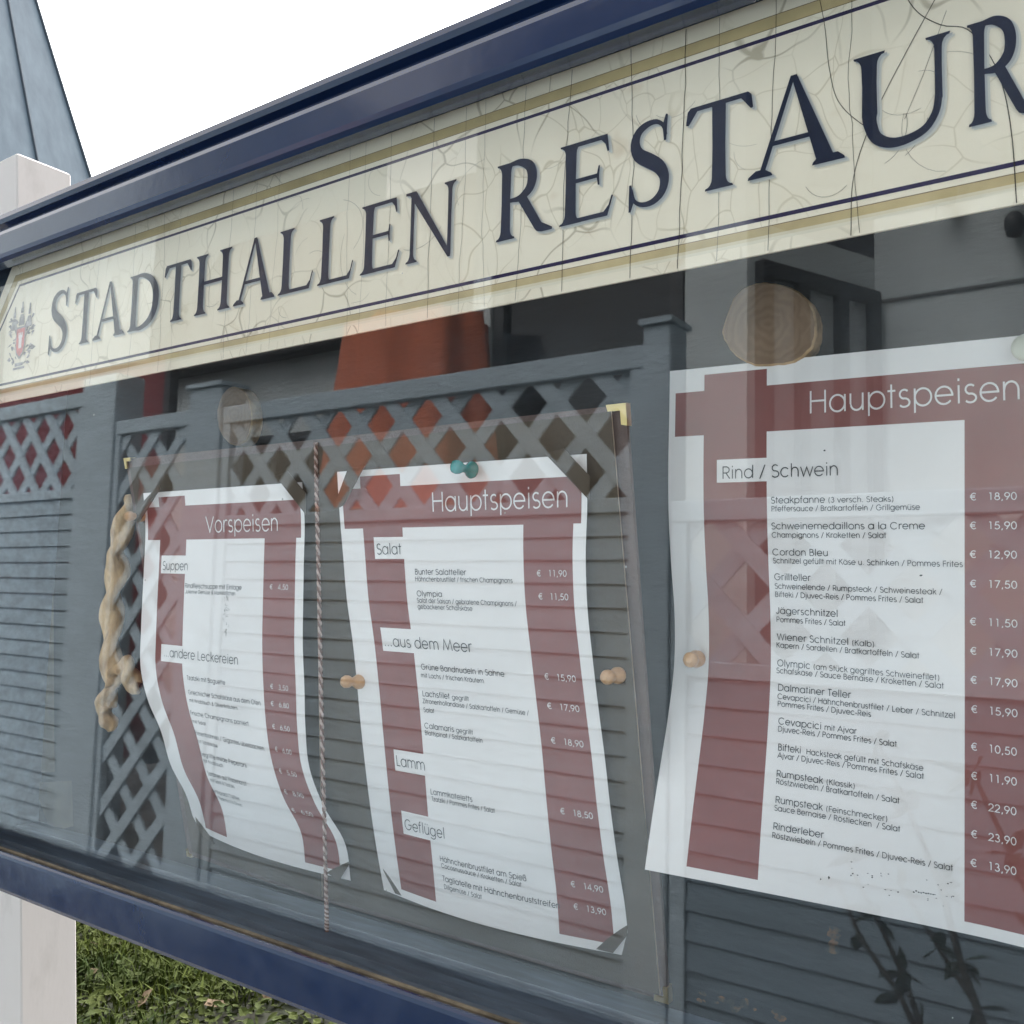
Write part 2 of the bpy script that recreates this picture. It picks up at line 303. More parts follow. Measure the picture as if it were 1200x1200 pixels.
# ------------------------------------------------------------------ lettering: a thin geometric sans drawn as strokes
def arc(cx, cy, rx, ry, a0, a1, n=None):
    n = n or max(4, int(abs(a1 - a0) / 18))
    return [(cx + rx * math.cos(math.radians(a0 + (a1 - a0) * i / n)), cy + ry * math.sin(math.radians(a0 + (a1 - a0) * i / n))) for i in range(n + 1)]
BOWL = arc(.31, .27, .262, .262, 0, 360)
BOWR = arc(.35, .27, .262, .262, 0, 360)
def dots(x, y=.66): return [[(x - .11, y), (x - .11, y + .07)], [(x + .11, y), (x + .11, y + .07)]]
S_LOW = arc(.22, .395, .145, .135, 40, 262) + arc(.22, .137, .17, .13, 88, -145)
S_CAP = arc(.27, .535, .19, .175, 35, 262) + arc(.27, .185, .225, .18, 88, -150)
G = {
 ' ': (.27, []), 'a': (.66, [BOWL, [(.575, .54), (.575, 0)]]), 'b': (.66, [[(.085, .76), (.085, 0)], BOWR]),
 'c': (.6, [arc(.31, .27, .262, .262, 42, 318)]), 'd': (.66, [BOWL, [(.575, .76), (.575, 0)]]),
 'e': (.63, [[(.05, .27), (.572, .27)] + arc(.31, .27, .262, .262, 8, 322)]),
 'f': (.33, [[(.13, 0), (.13, .62)] + arc(.26, .62, .13, .14, 180, 85), [(.02, .52), (.27, .52)]]),
 'g': (.66, [BOWL, [(.575, .54), (.575, -.02)] + arc(.315, -.01, .26, .19, 0, -150)]),
 'h': (.58, [[(.075, .76), (.075, 0)], [(.075, .29)] + arc(.285, .3, .205, .232, 180, 0) + [(.49, 0)]]),
 'i': (.2, [[(.1, .54), (.1, 0)], [(.1, .66), (.1, .74)]]),
 'j': (.22, [[(.12, .54), (.12, -.08)] + arc(.0, -.08, .12, .11, 0, -80), [(.12, .66), (.12, .74)]]),
 'k': (.5, [[(.075, .76), (.075, 0)], [(.43, .54), (.1, .25)], [(.21, .35), (.47, 0)]]), 'l': (.2, [[(.1, .76), (.1, 0)]]),
 'm': (.92, [[(.075, .54), (.075, 0)], [(.075, .32)] + arc(.265, .32, .19, .212, 180, 0) + [(.455, 0)], [(.455, .32)] + arc(.645, .32, .19, .212, 180, 0) + [(.835, 0)]]),
 'n': (.58, [[(.075, .54), (.075, 0)], [(.075, .29)] + arc(.285, .3, .205, .232, 180, 0) + [(.49, 0)]]),
 'o': (.64, [arc(.32, .27, .262, .262, 0, 360)]), 'p': (.66, [[(.085, .54), (.085, -.2)], BOWR]), 'q': (.66, [BOWL, [(.575, .54), (.575, -.2)]]),
 'r': (.34, [[(.075, .54), (.075, 0)], [(.075, .32)] + arc(.25, .33, .175, .2, 180, 62)]), 's': (.44, [S_LOW]),
 't': (.31, [[(.145, .72), (.145, 0)], [(.02, .52), (.28, .52)]]),
 'u': (.58, [[(.075, .54), (.075, .22)] + arc(.285, .235, .21, .225, 180, 360) + [(.495, .54)], [(.495, .3), (.495, 0)]]),
 'v': (.54, [[(.03, .54), (.27, .01), (.51, .54)]]), 'w': (.8, [[(.03, .54), (.21, .01), (.4, .52), (.59, .01), (.77, .54)]]),
 'x': (.5, [[(.03, .54), (.46, 0)], [(.46, .54), (.03, 0)]]), 'y': (.53, [[(.03, .54), (.27, .0)], [(.5, .54), (.17, -.2)]]),
 'z': (.46, [[(.04, .52), (.42, .52), (.03, .02), (.43, .02)]]),
 'ß': (.54, [[(.075, 0), (.075, .57)] + arc(.235, .57, .16, .18, 180, -70) + [(.28, .4)] + arc(.26, .21, .21, .2, 75, -115)]),
 'A': (.74, [[(.02, 0), (.37, .72), (.72, 0)], [(.13, .23), (.61, .23)]]),
 'B': (.57, [[(.085, 0), (.085, .72)], [(.085, .7), (.27, .7)] + arc(.27, .545, .16, .155, 88, -90) + [(.085, .39)], [(.27, .39)] + arc(.3, .205, .2, .185, 90, -90) + [(.085, .02)]]),
 'C': (.82, [arc(.41, .36, .35, .35, 40, 320)]), 'D': (.74, [[(.085, 0), (.085, .7), (.3, .7)] + arc(.32, .36, .34, .34, 88, -88) + [(.085, .02)]]),
 'E': (.53, [[(.48, .7), (.085, .7), (.085, .02), (.48, .02)], [(.085, .37), (.47, .37)]]), 'F': (.48, [[(.45, .7), (.085, .7), (.085, 0)], [(.085, .37), (.42, .37)]]),
 'G': (.87, [arc(.42, .36, .35, .35, 42, 360) + [(.46, .36)]]), 'H': (.69, [[(.085, .72), (.085, 0)], [(.605, .72), (.605, 0)], [(.085, .39), (.605, .39)]]),
 'I': (.22, [[(.11, .72), (.11, 0)]]), 'J': (.48, [[(.38, .72), (.38, .2)] + arc(.21, .19, .17, .18, 0, -160)]),
 'K': (.6, [[(.085, .72), (.085, 0)], [(.52, .72), (.1, .34)], [(.22, .44), (.57, 0)]]), 'L': (.46, [[(.085, .72), (.085, .02), (.44, .02)]]),
 'M': (.9, [[(.06, 0), (.17, .7), (.45, .06), (.73, .7), (.84, 0)]]), 'N': (.74, [[(.085, 0), (.085, .7), (.655, .02), (.655, .72)]]),
 'O': (.87, [arc(.435, .36, .35, .35, 0, 360, 26)]), 'P': (.57, [[(.085, 0), (.085, .7), (.28, .7)] + arc(.3, .52, .2, .18, 88, -90) + [(.085, .34)]]),
 'R': (.58, [[(.085, 0), (.085, .7), (.28, .7)] + arc(.3, .52, .2, .18, 88, -90) + [(.085, .34)], [(.28, .34), (.54, 0)]]),
 'S': (.54, [S_CAP]), 'T': (.46, [[(.23, .7), (.23, 0)], [(.02, .7), (.44, .7)]]), 'U': (.66, [[(.085, .72), (.085, .25)] + arc(.33, .25, .245, .24, 180, 360) + [(.575, .72)]]),
 'V': (.68, [[(.03, .72), (.34, .02), (.65, .72)]]), 'W': (.92, [[(.03, .72), (.25, .02), (.46, .7), (.67, .02), (.89, .72)]]), 'Z': (.54, [[(.05, .7), (.49, .7), (.04, .02), (.5, .02)]]),
 '0': (.55, [arc(.275, .36, .215, .345, 0, 360)]), '1': (.55, [[(.16, .7), (.3, .7), (.3, 0)]]), '2': (.55, [arc(.275, .5, .2, .2, 170, -35) + [(.06, .02), (.49, .02)]]),
 '3': (.55, [arc(.26, .535, .16, .165, 150, -90), arc(.26, .195, .205, .178, 95, -155)]), '4': (.55, [[(.4, 0), (.4, .7), (.04, .17), (.52, .17)]]),
 '5': (.55, [[(.46, .7), (.18, .7), (.11, .4)] + arc(.26, .225, .22, .21, 125, -150)]), '6': (.55, [arc(.275, .22, .215, .205, 0, 360), [(.1, .33), (.35, .72)]]),
 '7': (.55, [[(.05, .7), (.48, .7), (.18, 0)]]), '8': (.55, [arc(.275, .54, .155, .16, 0, 360), arc(.275, .195, .21, .18, 0, 360)]), '9': (.55, [arc(.275, .5, .215, .205, 0, 360), [(.45, .39), (.2, 0)]]),
 '/': (.42, [[(.04, -.06), (.38, .74)]]), ',': (.26, [[(.15, .07), (.09, -.11)]]), '.': (.26, [[(.13, 0), (.13, .085)]]), '-': (.33, [[(.04, .26), (.29, .26)]]),
 '(': (.34, [arc(.36, .29, .25, .46, 122, 238)]), ')': (.34, [arc(-.02, .29, .25, .46, 58, -58)]),
 '&': (.72, [([(.66, 0), (.2, .5)] + arc(.32, .57, .135, .13, 205, -40) + [(.14, .3)] + arc(.27, .19, .19, .17, 140, 320) + [(.6, .36)])]),
 '€': (.66, [arc(.38, .36, .26, .34, 48, 312), [(.02, .43), (.5, .43)], [(.02, .29), (.48, .29)]]),
}
G['ä'] = (G['a'][0], G['a'][1] + dots(.3)); G['ö'] = (G['o'][0], G['o'][1] + dots(.32)); G['ü'] = (G['u'][0], G['u'][1] + dots(.285))

def ribbon(pl, t):
    """left and right border of a stroke of width t"""
    pl = [p for i, p in enumerate(pl) if i == 0 or abs(p[0] - pl[i - 1][0]) + abs(p[1] - pl[i - 1][1]) > 1e-6]
    closed = len(pl) > 3 and abs(pl[0][0] - pl[-1][0]) < 1e-6 and abs(pl[0][1] - pl[-1][1]) < 1e-6
    L = []; R = []; n = len(pl)
    for i in range(n):
        a = pl[i - 1] if i > 0 else (pl[-2] if closed else None); b = pl[i]; c = pl[i + 1] if i < n - 1 else (pl[1] if closed else None)
        d1 = Vector((b[0] - a[0], b[1] - a[1])) if a else None; d2 = Vector((c[0] - b[0], c[1] - b[1])) if c else None
        if d1 is not None and d1.length < 1e-7: d1 = d2
        if d2 is not None and d2.length < 1e-7: d2 = d1
        d1 = d1 if d1 is not None else d2; d2 = d2 if d2 is not None else d1
        d1 = d1.normalized(); d2 = d2.normalized(); tg = d1 + d2
        tg = tg.normalized() if tg.length > 1e-4 else d1
        nn = Vector((-tg.y, tg.x)); k = 1.0 / max(0.42, nn.dot(Vector((-d1.y, d1.x))))
        L.append((b[0] + nn.x * t / 2 * k, b[1] + nn.y * t / 2 * k)); R.append((b[0] - nn.x * t / 2 * k, b[1] - nn.y * t / 2 * k))
    return L, R

STYLE = {'t': (12.7, .060), 'h': (7.2, .062), 'i': (3.65, .082), 's': (2.95, .086), 'p': (3.7, .088)}   # capital height in mm, stroke in em
def line_width(txt):
    w = 0; k = 1.0
    for ch in txt:
        if ch == '|': k = .82; continue
        w += (G[ch][0] + .035) * k
    return w
def set_line(mb, surf, style, txt, u0, u1, v, off=0.00035):
    cap, t = STYLE[style]; em = cap / .72; w = line_width(txt); sx = (u1 - u0) / w; k = 1.0; x = 0.0; z = 0
    for ch in txt:
        if ch == '|': k = .82; continue
        adv, strokes = G[ch]
        for st in strokes:
            # a stroke lies on the paper; crossing strokes sit a hair apart
            L, R = ribbon([(px, py) for px, py in st], t)
            z = (z + 1) % 4
            pts = []
            for q in (L, R):
                for px, py in q:
                    p = surf((u0 + (x + px * k) * sx) / 210.0, (v - py * k * em) / 297.0)
                    pts.append((p[0], p[1] - off - z * 0.00004, p[2]))
            n = len(L); mb.add(pts, [(i, i + 1, n + i + 1, n + i) for i in range(n - 1)])
        x += (adv + .035) * k

# ------------------------------------------------------------------ lettering: a flared roman capital for the header board
def stem(x, w, y0=0.0, y1=1.0, s=.085, foot=True, head=True, t=.03):
    """vertical stroke with bracketed serifs; x is its centre"""
    hw = w / 2; Lp = []
    def serif(y, d):
        pts = [(hw + s, y), (hw + s * .92, y + d * t * .8)]
        for i in range(1, 5):
            a = math.pi / 2 * i / 4; pts.append((hw + s * .9 * (1 - math.sin(a)), y + d * (t * .8 + .11 * (1 - math.cos(a)))))
        return pts
    right = (serif(y0, 1) if foot else [(hw, y0)]) + [(hw * .93, (y0 + y1) / 2)] + ((serif(y1, -1)[::-1]) if head else [(hw, y1)])
    return [[(x + a, b) for a, b in right] + [(x - a, b) for a, b in right[::-1]]]
def bar(x0, x1, y, t): return [[(x0, y - t / 2), (x1, y - t / 2), (x1, y + t / 2), (x0, y + t / 2)]]
def sweep(pts, ws):
    """stroke whose width changes along a smooth curve"""
    n = len(pts); L = []; R = []
    for i in range(n):
        a = pts[max(i - 1, 0)]; c = pts[min(i + 1, n - 1)]; d = Vector((c[0] - a[0], c[1] - a[1])).normalized(); w = ws(i / (n - 1)) / 2
        L.append((pts[i][0] - d.y * w, pts[i][1] + d.x * w)); R.append((pts[i][0] + d.y * w, pts[i][1] - d.x * w))
    return [('strip', L, R)]
def diag(x0, y0, x1, y1, w0, w1=None):
    w1 = w1 or w0; return [[(x0 - w0 / 2, y0), (x0 + w0 / 2, y0), (x1 + w1 / 2, y1), (x1 - w1 / 2, y1)]]
def foot(x, w, y=0.0, d=1, s=.10, t=.03):
    hw = w / 2; pts = [(x - hw - s, y), (x + hw + s, y), (x + hw + s * .9, y + d * t), (x + hw + .02, y + d * .085), (x - hw - .02, y + d * .085), (x - hw - s * .9, y + d * t)]
    return [pts]
def cr_curve(c, n=44):
    out = []; c = [2 * np.array(c[0]) - np.array(c[1])] + [np.array(p) for p in c] + [2 * np.array(c[-1]) - np.array(c[-2])]
    for i in range(1, len(c) - 2):
        for t in np.linspace(0, 1, n // (len(c) - 3), endpoint=False):
            p0, p1, p2, p3 = c[i - 1:i + 3]; out.append(tuple(.5 * ((2 * p1) + (-p0 + p2) * t + (2 * p0 - 5 * p1 + 4 * p2 - p3) * t * t + (-p0 + 3 * p1 - 3 * p2 + p3) * t ** 3)))
    out.append(tuple(c[-2])); return out
TH = .165; THIN = .062
def wedge(x, y, dx, dy, w=.03): return [[(x - w, y), (x + w, y), (x + dx + .012, y + dy), (x + dx - .012, y + dy)]]
SERIF = {   # (left edge, right edge, shapes)
 'T': (0, .80, stem(.40, TH, head=False, y1=.97) + bar(.06, .74, .972, .055) + [[(.06, 1.0), (.14, .945), (.035, .80), (.0, .81), (.02, .96)], [(.74, 1.0), (.66, .945), (.775, .80), (.80, .81), (.78, .96)]]),
 'A': (0, .96, diag(.12, 0.02, .465, 1.03, .06, .05) + diag(.80, 0.02, .475, 1.03, .185, .06) + bar(.235, .69, .34, .052) + foot(.11, .05, s=.11) + foot(.82, .15, s=.09)),
 'D': (0, .92, stem(.17, TH) + sweep(cr_curve([(.20, .972), (.42, .965), (.66, .86), (.80, .68), (.835, .48), (.79, .28), (.65, .12), (.42, .03), (.20, .028)]), lambda t: .055 + .125 * math.sin(math.pi * t) ** 1.6)),
 'H': (0, 1.0, stem(.17, TH) + stem(.83, TH) + bar(.2, .8, .515, .058)),
 'L': (0, .80, stem(.17, TH) + bar(.2, .72, .028, .056) + [[(.60, .0), (.72, .0), (.80, .255), (.775, .26), (.735, .13), (.66, .056), (.6, .05)]]),
 'E': (0, .80, stem(.17, TH) + bar(.2, .68, .972, .056) + bar(.2, .58, .52, .052) + bar(.2, .72, .028, .056) + [[(.60, .0), (.72, .0), (.80, .235), (.775, .24), (.735, .13), (.66, .056), (.6, .05)], [(.58, 1.0), (.71, 1.0), (.735, .79), (.71, .785), (.68, .88), (.62, .945), (.58, .95)], wedge(.575, .52, .02, .12, .02)[0], wedge(.575, .52, .015, -.12, .02)[0]]),
 'N': (0, 1.12, stem(.17, .075, head=False, y1=.96) + stem(.95, .075, foot=False, y0=.0) + [[(.02, 1.0), (.24, 1.0), (.985, .03), (.985, -.03), (.93, -.03), (.11, .95), (.02, .965)]]),
 'R': (0, .98, stem(.17, TH) + sweep(cr_curve([(.20, .972), (.40, .97), (.57, .89), (.625, .75), (.58, .60), (.42, .505), (.24, .50)]), lambda t: .052 + .11 * math.sin(math.pi * t) ** 1.6) + [[(.36, .51), (.52, .53), (.80, .12), (.98, .03), (.98, .0), (.80, .0), (.72, .02), (.68, .06)]]),
 'U': (0, 1.08, stem(.20, TH, foot=False, y0=.36) + stem(.90, .075, foot=False, y0=.36) + sweep(cr_curve([(.20, .40), (.205, .28), (.27, .12), (.42, .035), (.60, .035), (.77, .10), (.87, .24), (.90, .40)]), lambda t: TH * (1 - t) ** 1.1 + .075 * t + .0 - .02 * math.sin(math.pi * t))),
 'S': (0, .70, sweep(cr_curve([(.60, .78), (.56, .90), (.46, .968), (.32, .965), (.19, .90), (.135, .77), (.19, .63), (.35, .53), (.50, .43), (.585, .29), (.55, .13), (.42, .035), (.26, .025), (.13, .09), (.08, .23)]), lambda t: .05 + .125 * max(0, math.sin(math.pi * (t - .08) / .84)) ** 2.0 if .08 < t < .92 else .05) + [[(.575, .72), (.61, .72), (.63, 1.02), (.60, 1.03), (.55, .90)], [(.045, -.03), (.075, -.035), (.13, .09), (.085, .29), (.05, .29)]]),
}
def set_roman(mb, ch, x0, x1, z0, h, Y, grow=0.0, dx=0.0, dz=0.0, mi=0, n0=0):
    l, r, shp = SERIF[ch]; sx = (x1 - x0) / (r - l); k = n0
    for s in shp:
        k += 1; yy = Y - (k % 5) * 0.00005
        if s[0] == 'strip':
            L, R = s[1], s[2]; n = len(L); pts = [(x0 + a * sx + dx, yy, z0 + b * h + dz) for a, b in L + R]
            mb.add(pts, [(i, n + i, n + i + 1, i + 1) for i in range(n - 1)], mi)
        else:
            pts = [(x0 + a * sx + dx, yy, z0 + b * h + dz) for a, b in s]
            mb.add(pts, [tuple(range(len(pts)))], mi)

# ------------------------------------------------------------------ measured layout (metres; sheet positions in mm on A4)
TEXT_STARTERS = [
    ('t', 'Vorspeisen', 87.7, 180.8, 35.1),
    ('h', 'Suppen', 28.1, 65.4, 65.4),
    ('i', 'Rindfleischsuppe mit Einlage', 61.8, 137.2, 79.7),
    ('s', 'Julienne Gemüse & Markklößchen', 62.6, 129.6, 84.2),
    ('p', '€   4,50', 171.4, 193.5, 78.4),
    ('h', '...andere Leckereien', 34.9, 134.7, 137.3),
    ('i', 'Tzatziki mit Baguette', 66.3, 116.9, 154.5),
    ('p', '€   3,50', 171.8, 192.5, 152.5),
    ('i', 'Griechischer Schafskäse aus dem Ofen', 65.3, 159.4, 166.8),
    ('s', 'mit Knoblauch & Olivenkräutern', 65.0, 129.6, 173.5),
    ('p', '€   6,80', 171.4, 192.8, 165.7),
    ('i', 'Frische Champignons paniert', 62.5, 141.7, 185.0),
    ('s', 'mit Salat', 61.8, 81.7, 192.0),
    ('p', '€   6,50', 171.1, 192.1, 183.4),
    ('i', 'Riesenbohnen / Gigantes überbacken', 59.9, 157.1, 202.5),
    ('s', 'mit Schafskäse', 60.6, 90.6, 209.4),
    ('p', '€   6,00', 171.2, 191.7, 200.8),
    ('i', 'Gegrillte milde Peperoni', 58.9, 127.1, 220.3),
    ('s', 'mit Knoblauch', 62.4, 92.1, 225.4),
    ('p', '€   5,50', 170.0, 191.9, 217.8),
    ('i', 'Sardinen auf Fladenbrot', 63.5, 119.5, 236.1),
    ('s', 'mit Salat & Tzatziki', 64.6, 99.9, 241.5),
    ('p', '€   8,90', 167.7, 190.9, 234.4),
    ('i', 'Antipasti Teller', 58.7, 99.4, 252.5),
    ('s', 'mit Fladenbrot & Oliven', 57.6, 97.6, 258.1),
    ('p', '€   6,50', 166.5, 190.6, 249.7),
]
TEXT_MAINS = [
    ('t', 'Hauptspeisen', 88.1, 197.7, 30.6),
    ('h', 'Salat', 34.6, 59.1, 58.3),
    ('i', 'Bunter Salatteller', 70.1, 116.2, 71.7),
    ('s', 'Hähnchenbrustfilet / frischen Champignons', 69.9, 154.4, 76.1),
    ('p', '€   11,90', 173.5, 196.4, 71.8),
    ('i', 'Olympia', 70.2, 93.9, 86.1),
    ('s', 'Salat der Saison / gebratene Champignons /', 70.0, 156.7, 90.3),
    ('s', 'gebackener Schafskäse', 70.1, 119.4, 94.4),
    ('p', '€   11,50', 174.0, 196.9, 85.7),
    ('h', '...aus dem Meer', 32.5, 115.1, 121.0),
    ('i', 'Grüne Bandnudeln in Sahne', 66.1, 140.0, 134.9),
    ('s', 'mit Lachs / frischen Kräutern', 65.3, 122.0, 140.2),
    ('p', '€   15,90', 172.1, 196.3, 134.2),
    ('i', 'Lachsfilet |gegrillt', 64.8, 107.1, 152.8),
    ('s', 'Zitronenhollandaise / Salzkartoffeln / Gemüse /', 64.4, 156.5, 157.5),
    ('s', 'Salat', 64.4, 74.5, 163.4),
    ('p', '€   17,90', 171.5, 196.3, 152.0),
    ('i', 'Calamaris |gegrillt', 63.9, 107.7, 174.3),
    ('s', 'Blattspinat / Salzkartoffeln', 63.8, 115.5, 178.8),
    ('p', '€   18,90', 171.3, 196.1, 173.0),
    ('h', 'Lamm', 33.4, 62.0, 202.9),
    ('i', 'Lammkoteletts', 64.9, 103.1, 218.1),
    ('s', 'Tzatziki / Pommes Frites / Salat', 65.5, 121.4, 222.5),
    ('p', '€   18,50', 173.2, 197.2, 215.6),
    ('h', 'Geflügel', 35.7, 75.7, 246.4),
    ('i', 'Hähnchenbrustfilet am Spieß', 68.4, 142.0, 262.3),
    ('s', 'Cocosnussauce / Kroketten / Salat', 69.1, 137.7, 266.5),
    ('p', '€   14,90', 174.5, 197.2, 260.0),
    ('i', 'Tagliatelle mit Hähnchenbruststreifen', 69.4, 165.5, 275.3),
    ('s', 'Dillgemüse / Salat', 70.2, 104.5, 280.3),
    ('p', '€   13,90', 174.8, 197.3, 273.8),
]
TEXT_MEAT = [
    ('t', 'Hauptspeisen', 84.2, 189.0, 32.3),
    ('h', 'Rind / Schwein', 34.0, 100.8, 67.5),
    ('i', 'Steakpfanne |(3 versch. Steaks)', 62.9, 128.6, 82.4),
    ('s', 'Pfeffersauce / Bratkartoffeln / Grillgemüse', 63.1, 141.3, 86.9),
    ('p', '€   18,90', 164.4, 185.5, 82.4),
    ('i', 'Schweinemedaillons a la Creme', 62.8, 143.6, 97.0),
    ('s', 'Champignons / Kroketten / Salat', 63.0, 124.5, 101.7),
    ('p', '€   15,90', 164.1, 185.2, 97.0),
    ('i', 'Cordon Bleu', 63.0, 94.3, 111.7),
    ('s', 'Schnitzel gefüllt mit Käse u. Schinken / Pommes Frites', 63.2, 160.8, 116.2),
    ('p', '€   12,90', 163.8, 184.9, 111.5),
    ('i', 'Grillteller', 63.6, 84.4, 125.7),
    ('s', 'Schweinelende / Rumpsteak / Schweinesteak /', 63.7, 151.1, 130.6),
    ('s', 'Bifteki / Djuvec-Reis / Pommes Frites / Salat', 63.7, 142.0, 135.3),
    ('p', '€   17,50', 163.6, 184.7, 126.3),
    ('i', 'Jägerschnitzel', 63.8, 98.7, 144.8),
    ('s', 'Pommes Frites / Salat', 64.0, 102.6, 149.5),
    ('p', '€   11,50', 163.2, 184.4, 145.3),
    ('i', 'Wiener Schnitzel |(Kalb)', 64.2, 117.5, 159.6),
    ('s', 'Kapern / Sardellen / Bratkartoffeln / Salat', 63.8, 139.6, 163.9),
    ('p', '€   17,90', 163.1, 184.1, 159.9),
    ('i', 'Olympic |(am Stück gegrilltes Schweinefilet)', 64.2, 149.1, 174.2),
    ('s', 'Schafskäse / Sauce Bernaise / Kroketten / Salat', 63.9, 151.0, 178.1),
    ('p', '€   17,90', 163.0, 183.8, 174.2),
    ('i', 'Dalmatiner Teller', 65.0, 105.3, 187.8),
    ('s', 'Cevapcici / Hähnchenbrustfilet / Leber / Schnitzel', 65.0, 156.0, 192.4),
    ('s', 'Pommes Frites / Djuvec-Reis', 65.3, 115.6, 196.5),
    ('p', '€   15,90', 163.0, 183.5, 188.6),
    ('i', 'Cevapcici |mit Ajvar', 66.2, 108.4, 206.3),
    ('s', 'Djuvec-Reis / Pommes Frites / Salat', 66.2, 128.4, 210.3),
    ('p', '€   10,50', 162.6, 182.8, 207.1),
    ('i', 'Bifteki  |Hacksteak gefüllt mit Schafskäse', 66.8, 141.0, 220.7),
    ('s', 'Ajvar / Djuvec-Reis / Pommes Frites / Salat', 66.9, 141.2, 224.8),
    ('p', '€   11,90', 162.4, 182.5, 221.4),
    ('i', 'Rumpsteak |(Klassik)', 66.9, 108.1, 235.1),
    ('s', 'Röstzwiebeln / Bratkartoffeln / Salat', 66.9, 129.7, 239.0),
    ('p', '€   22,90', 162.1, 182.0, 235.6),
    ('i', 'Rumpsteak |(Feinschmecker)', 67.2, 124.1, 249.2),
    ('s', 'Sauce Bernaise / Röstiecken  / Salat', 66.9, 130.0, 253.3),
    ('p', '€   23,90', 161.9, 181.7, 249.9),
    ('i', 'Rinderleber', 66.9, 93.2, 263.4),
    ('s', 'Röstzwiebeln / Pommes Frites / Djuvec-Reis / Salat', 66.6, 153.9, 267.9),
    ('p', '€   13,90', 161.4, 181.4, 263.9),
]
L1 = [(-0.7136, -0.0021, 0.0797), (-0.7109, 0.0000, 0.0504), (-0.7130, 0.0022, 0.0210), (-0.7159, 0.0043, -0.0083), (-0.7183, 0.0064, -0.0376), (-0.7201, 0.0090, -0.0669), (-0.7151, 0.0142, -0.0945), (-0.7014, 0.0193, -0.1200), (-0.6958, 0.0265, -0.1481), (-0.6827, 0.0343, -0.1732), (-0.6790, 0.0425, -0.2009)]
R1 = [(-0.5180, -0.0021, 0.0792), (-0.5158, 0.0000, 0.0495), (-0.5172, 0.0021, 0.0196), (-0.5184, 0.0043, -0.0102), (-0.5192, 0.0064, -0.0401), (-0.5185, 0.0090, -0.0698), (-0.5214, 0.0143, -0.0991), (-0.5212, 0.0197, -0.1286), (-0.5119, 0.0267, -0.1560), (-0.4971, 0.0345, -0.1808), (-0.4976, 0.0425, -0.2094)]
L2 = [(-0.4824, -0.0021, 0.0847), (-0.4812, 0.0008, 0.0550), (-0.4790, 0.0037, 0.0253), (-0.4771, 0.0069, -0.0043), (-0.4735, 0.0106, -0.0337), (-0.4717, 0.0147, -0.0632), (-0.4709, 0.0192, -0.0927), (-0.4697, 0.0241, -0.1222), (-0.4687, 0.0298, -0.1515), (-0.4674, 0.0362, -0.1806), (-0.4648, 0.0425, -0.2097)]
R2 = [(-0.2776, -0.0021, 0.0835), (-0.2784, 0.0008, 0.0539), (-0.2806, 0.0037, 0.0244), (-0.2809, 0.0070, -0.0052), (-0.2790, 0.0106, -0.0347), (-0.2769, 0.0148, -0.0641), (-0.2747, 0.0194, -0.0934), (-0.2731, 0.0241, -0.1227), (-0.2713, 0.0298, -0.1519), (-0.2692, 0.0363, -0.1809), (-0.2691, 0.0425, -0.2100)]
L3 = [(-0.2461, 0.0420, 0.1382), (-0.2461, 0.0415, 0.1087), (-0.2461, 0.0409, 0.0791), (-0.2461, 0.0420, 0.0497), (-0.2461, 0.0460, 0.0204), (-0.2461, 0.0511, -0.0086), (-0.2461, 0.0512, -0.0379), (-0.2461, 0.0440, -0.0665), (-0.2461, 0.0342, -0.0943), (-0.2461, 0.0242, -0.1220), (-0.2461, 0.0153, -0.1501)]
R3 = [(-0.0361, 0.0420, 0.1327), (-0.0361, 0.0420, 0.1035), (-0.0361, 0.0420, 0.0743), (-0.0361, 0.0420, 0.0451), (-0.0361, 0.0420, 0.0159), (-0.0361, 0.0420, -0.0133), (-0.0361, 0.0420, -0.0425), (-0.0361, 0.0420, -0.0717), (-0.0361, 0.0420, -0.1009), (-0.0361, 0.0420, -0.1301), (-0.0361, 0.0420, -0.1593)]
HEAD = [('S', -0.8287, -0.7954), ('T', -0.7865, -0.7517), ('A', -0.7544, -0.7100), ('D', -0.7039, -0.6626), ('T', -0.6558, -0.6205), ('H', -0.6152, -0.5721), ('A', -0.5671, -0.5235), ('L', -0.5189, -0.4828), ('L', -0.4785, -0.4440), ('E', -0.4377, -0.4027), ('N', -0.3990, -0.3548), ('R', -0.3254, -0.2852), ('E', -0.2806, -0.2456), ('S', -0.2376, -0.2101), ('T', -0.2023, -0.1656), ('A', -0.1674, -0.1218), ('U', -0.1178, -0.0715), ('R', -0.0673, -0.0404)]
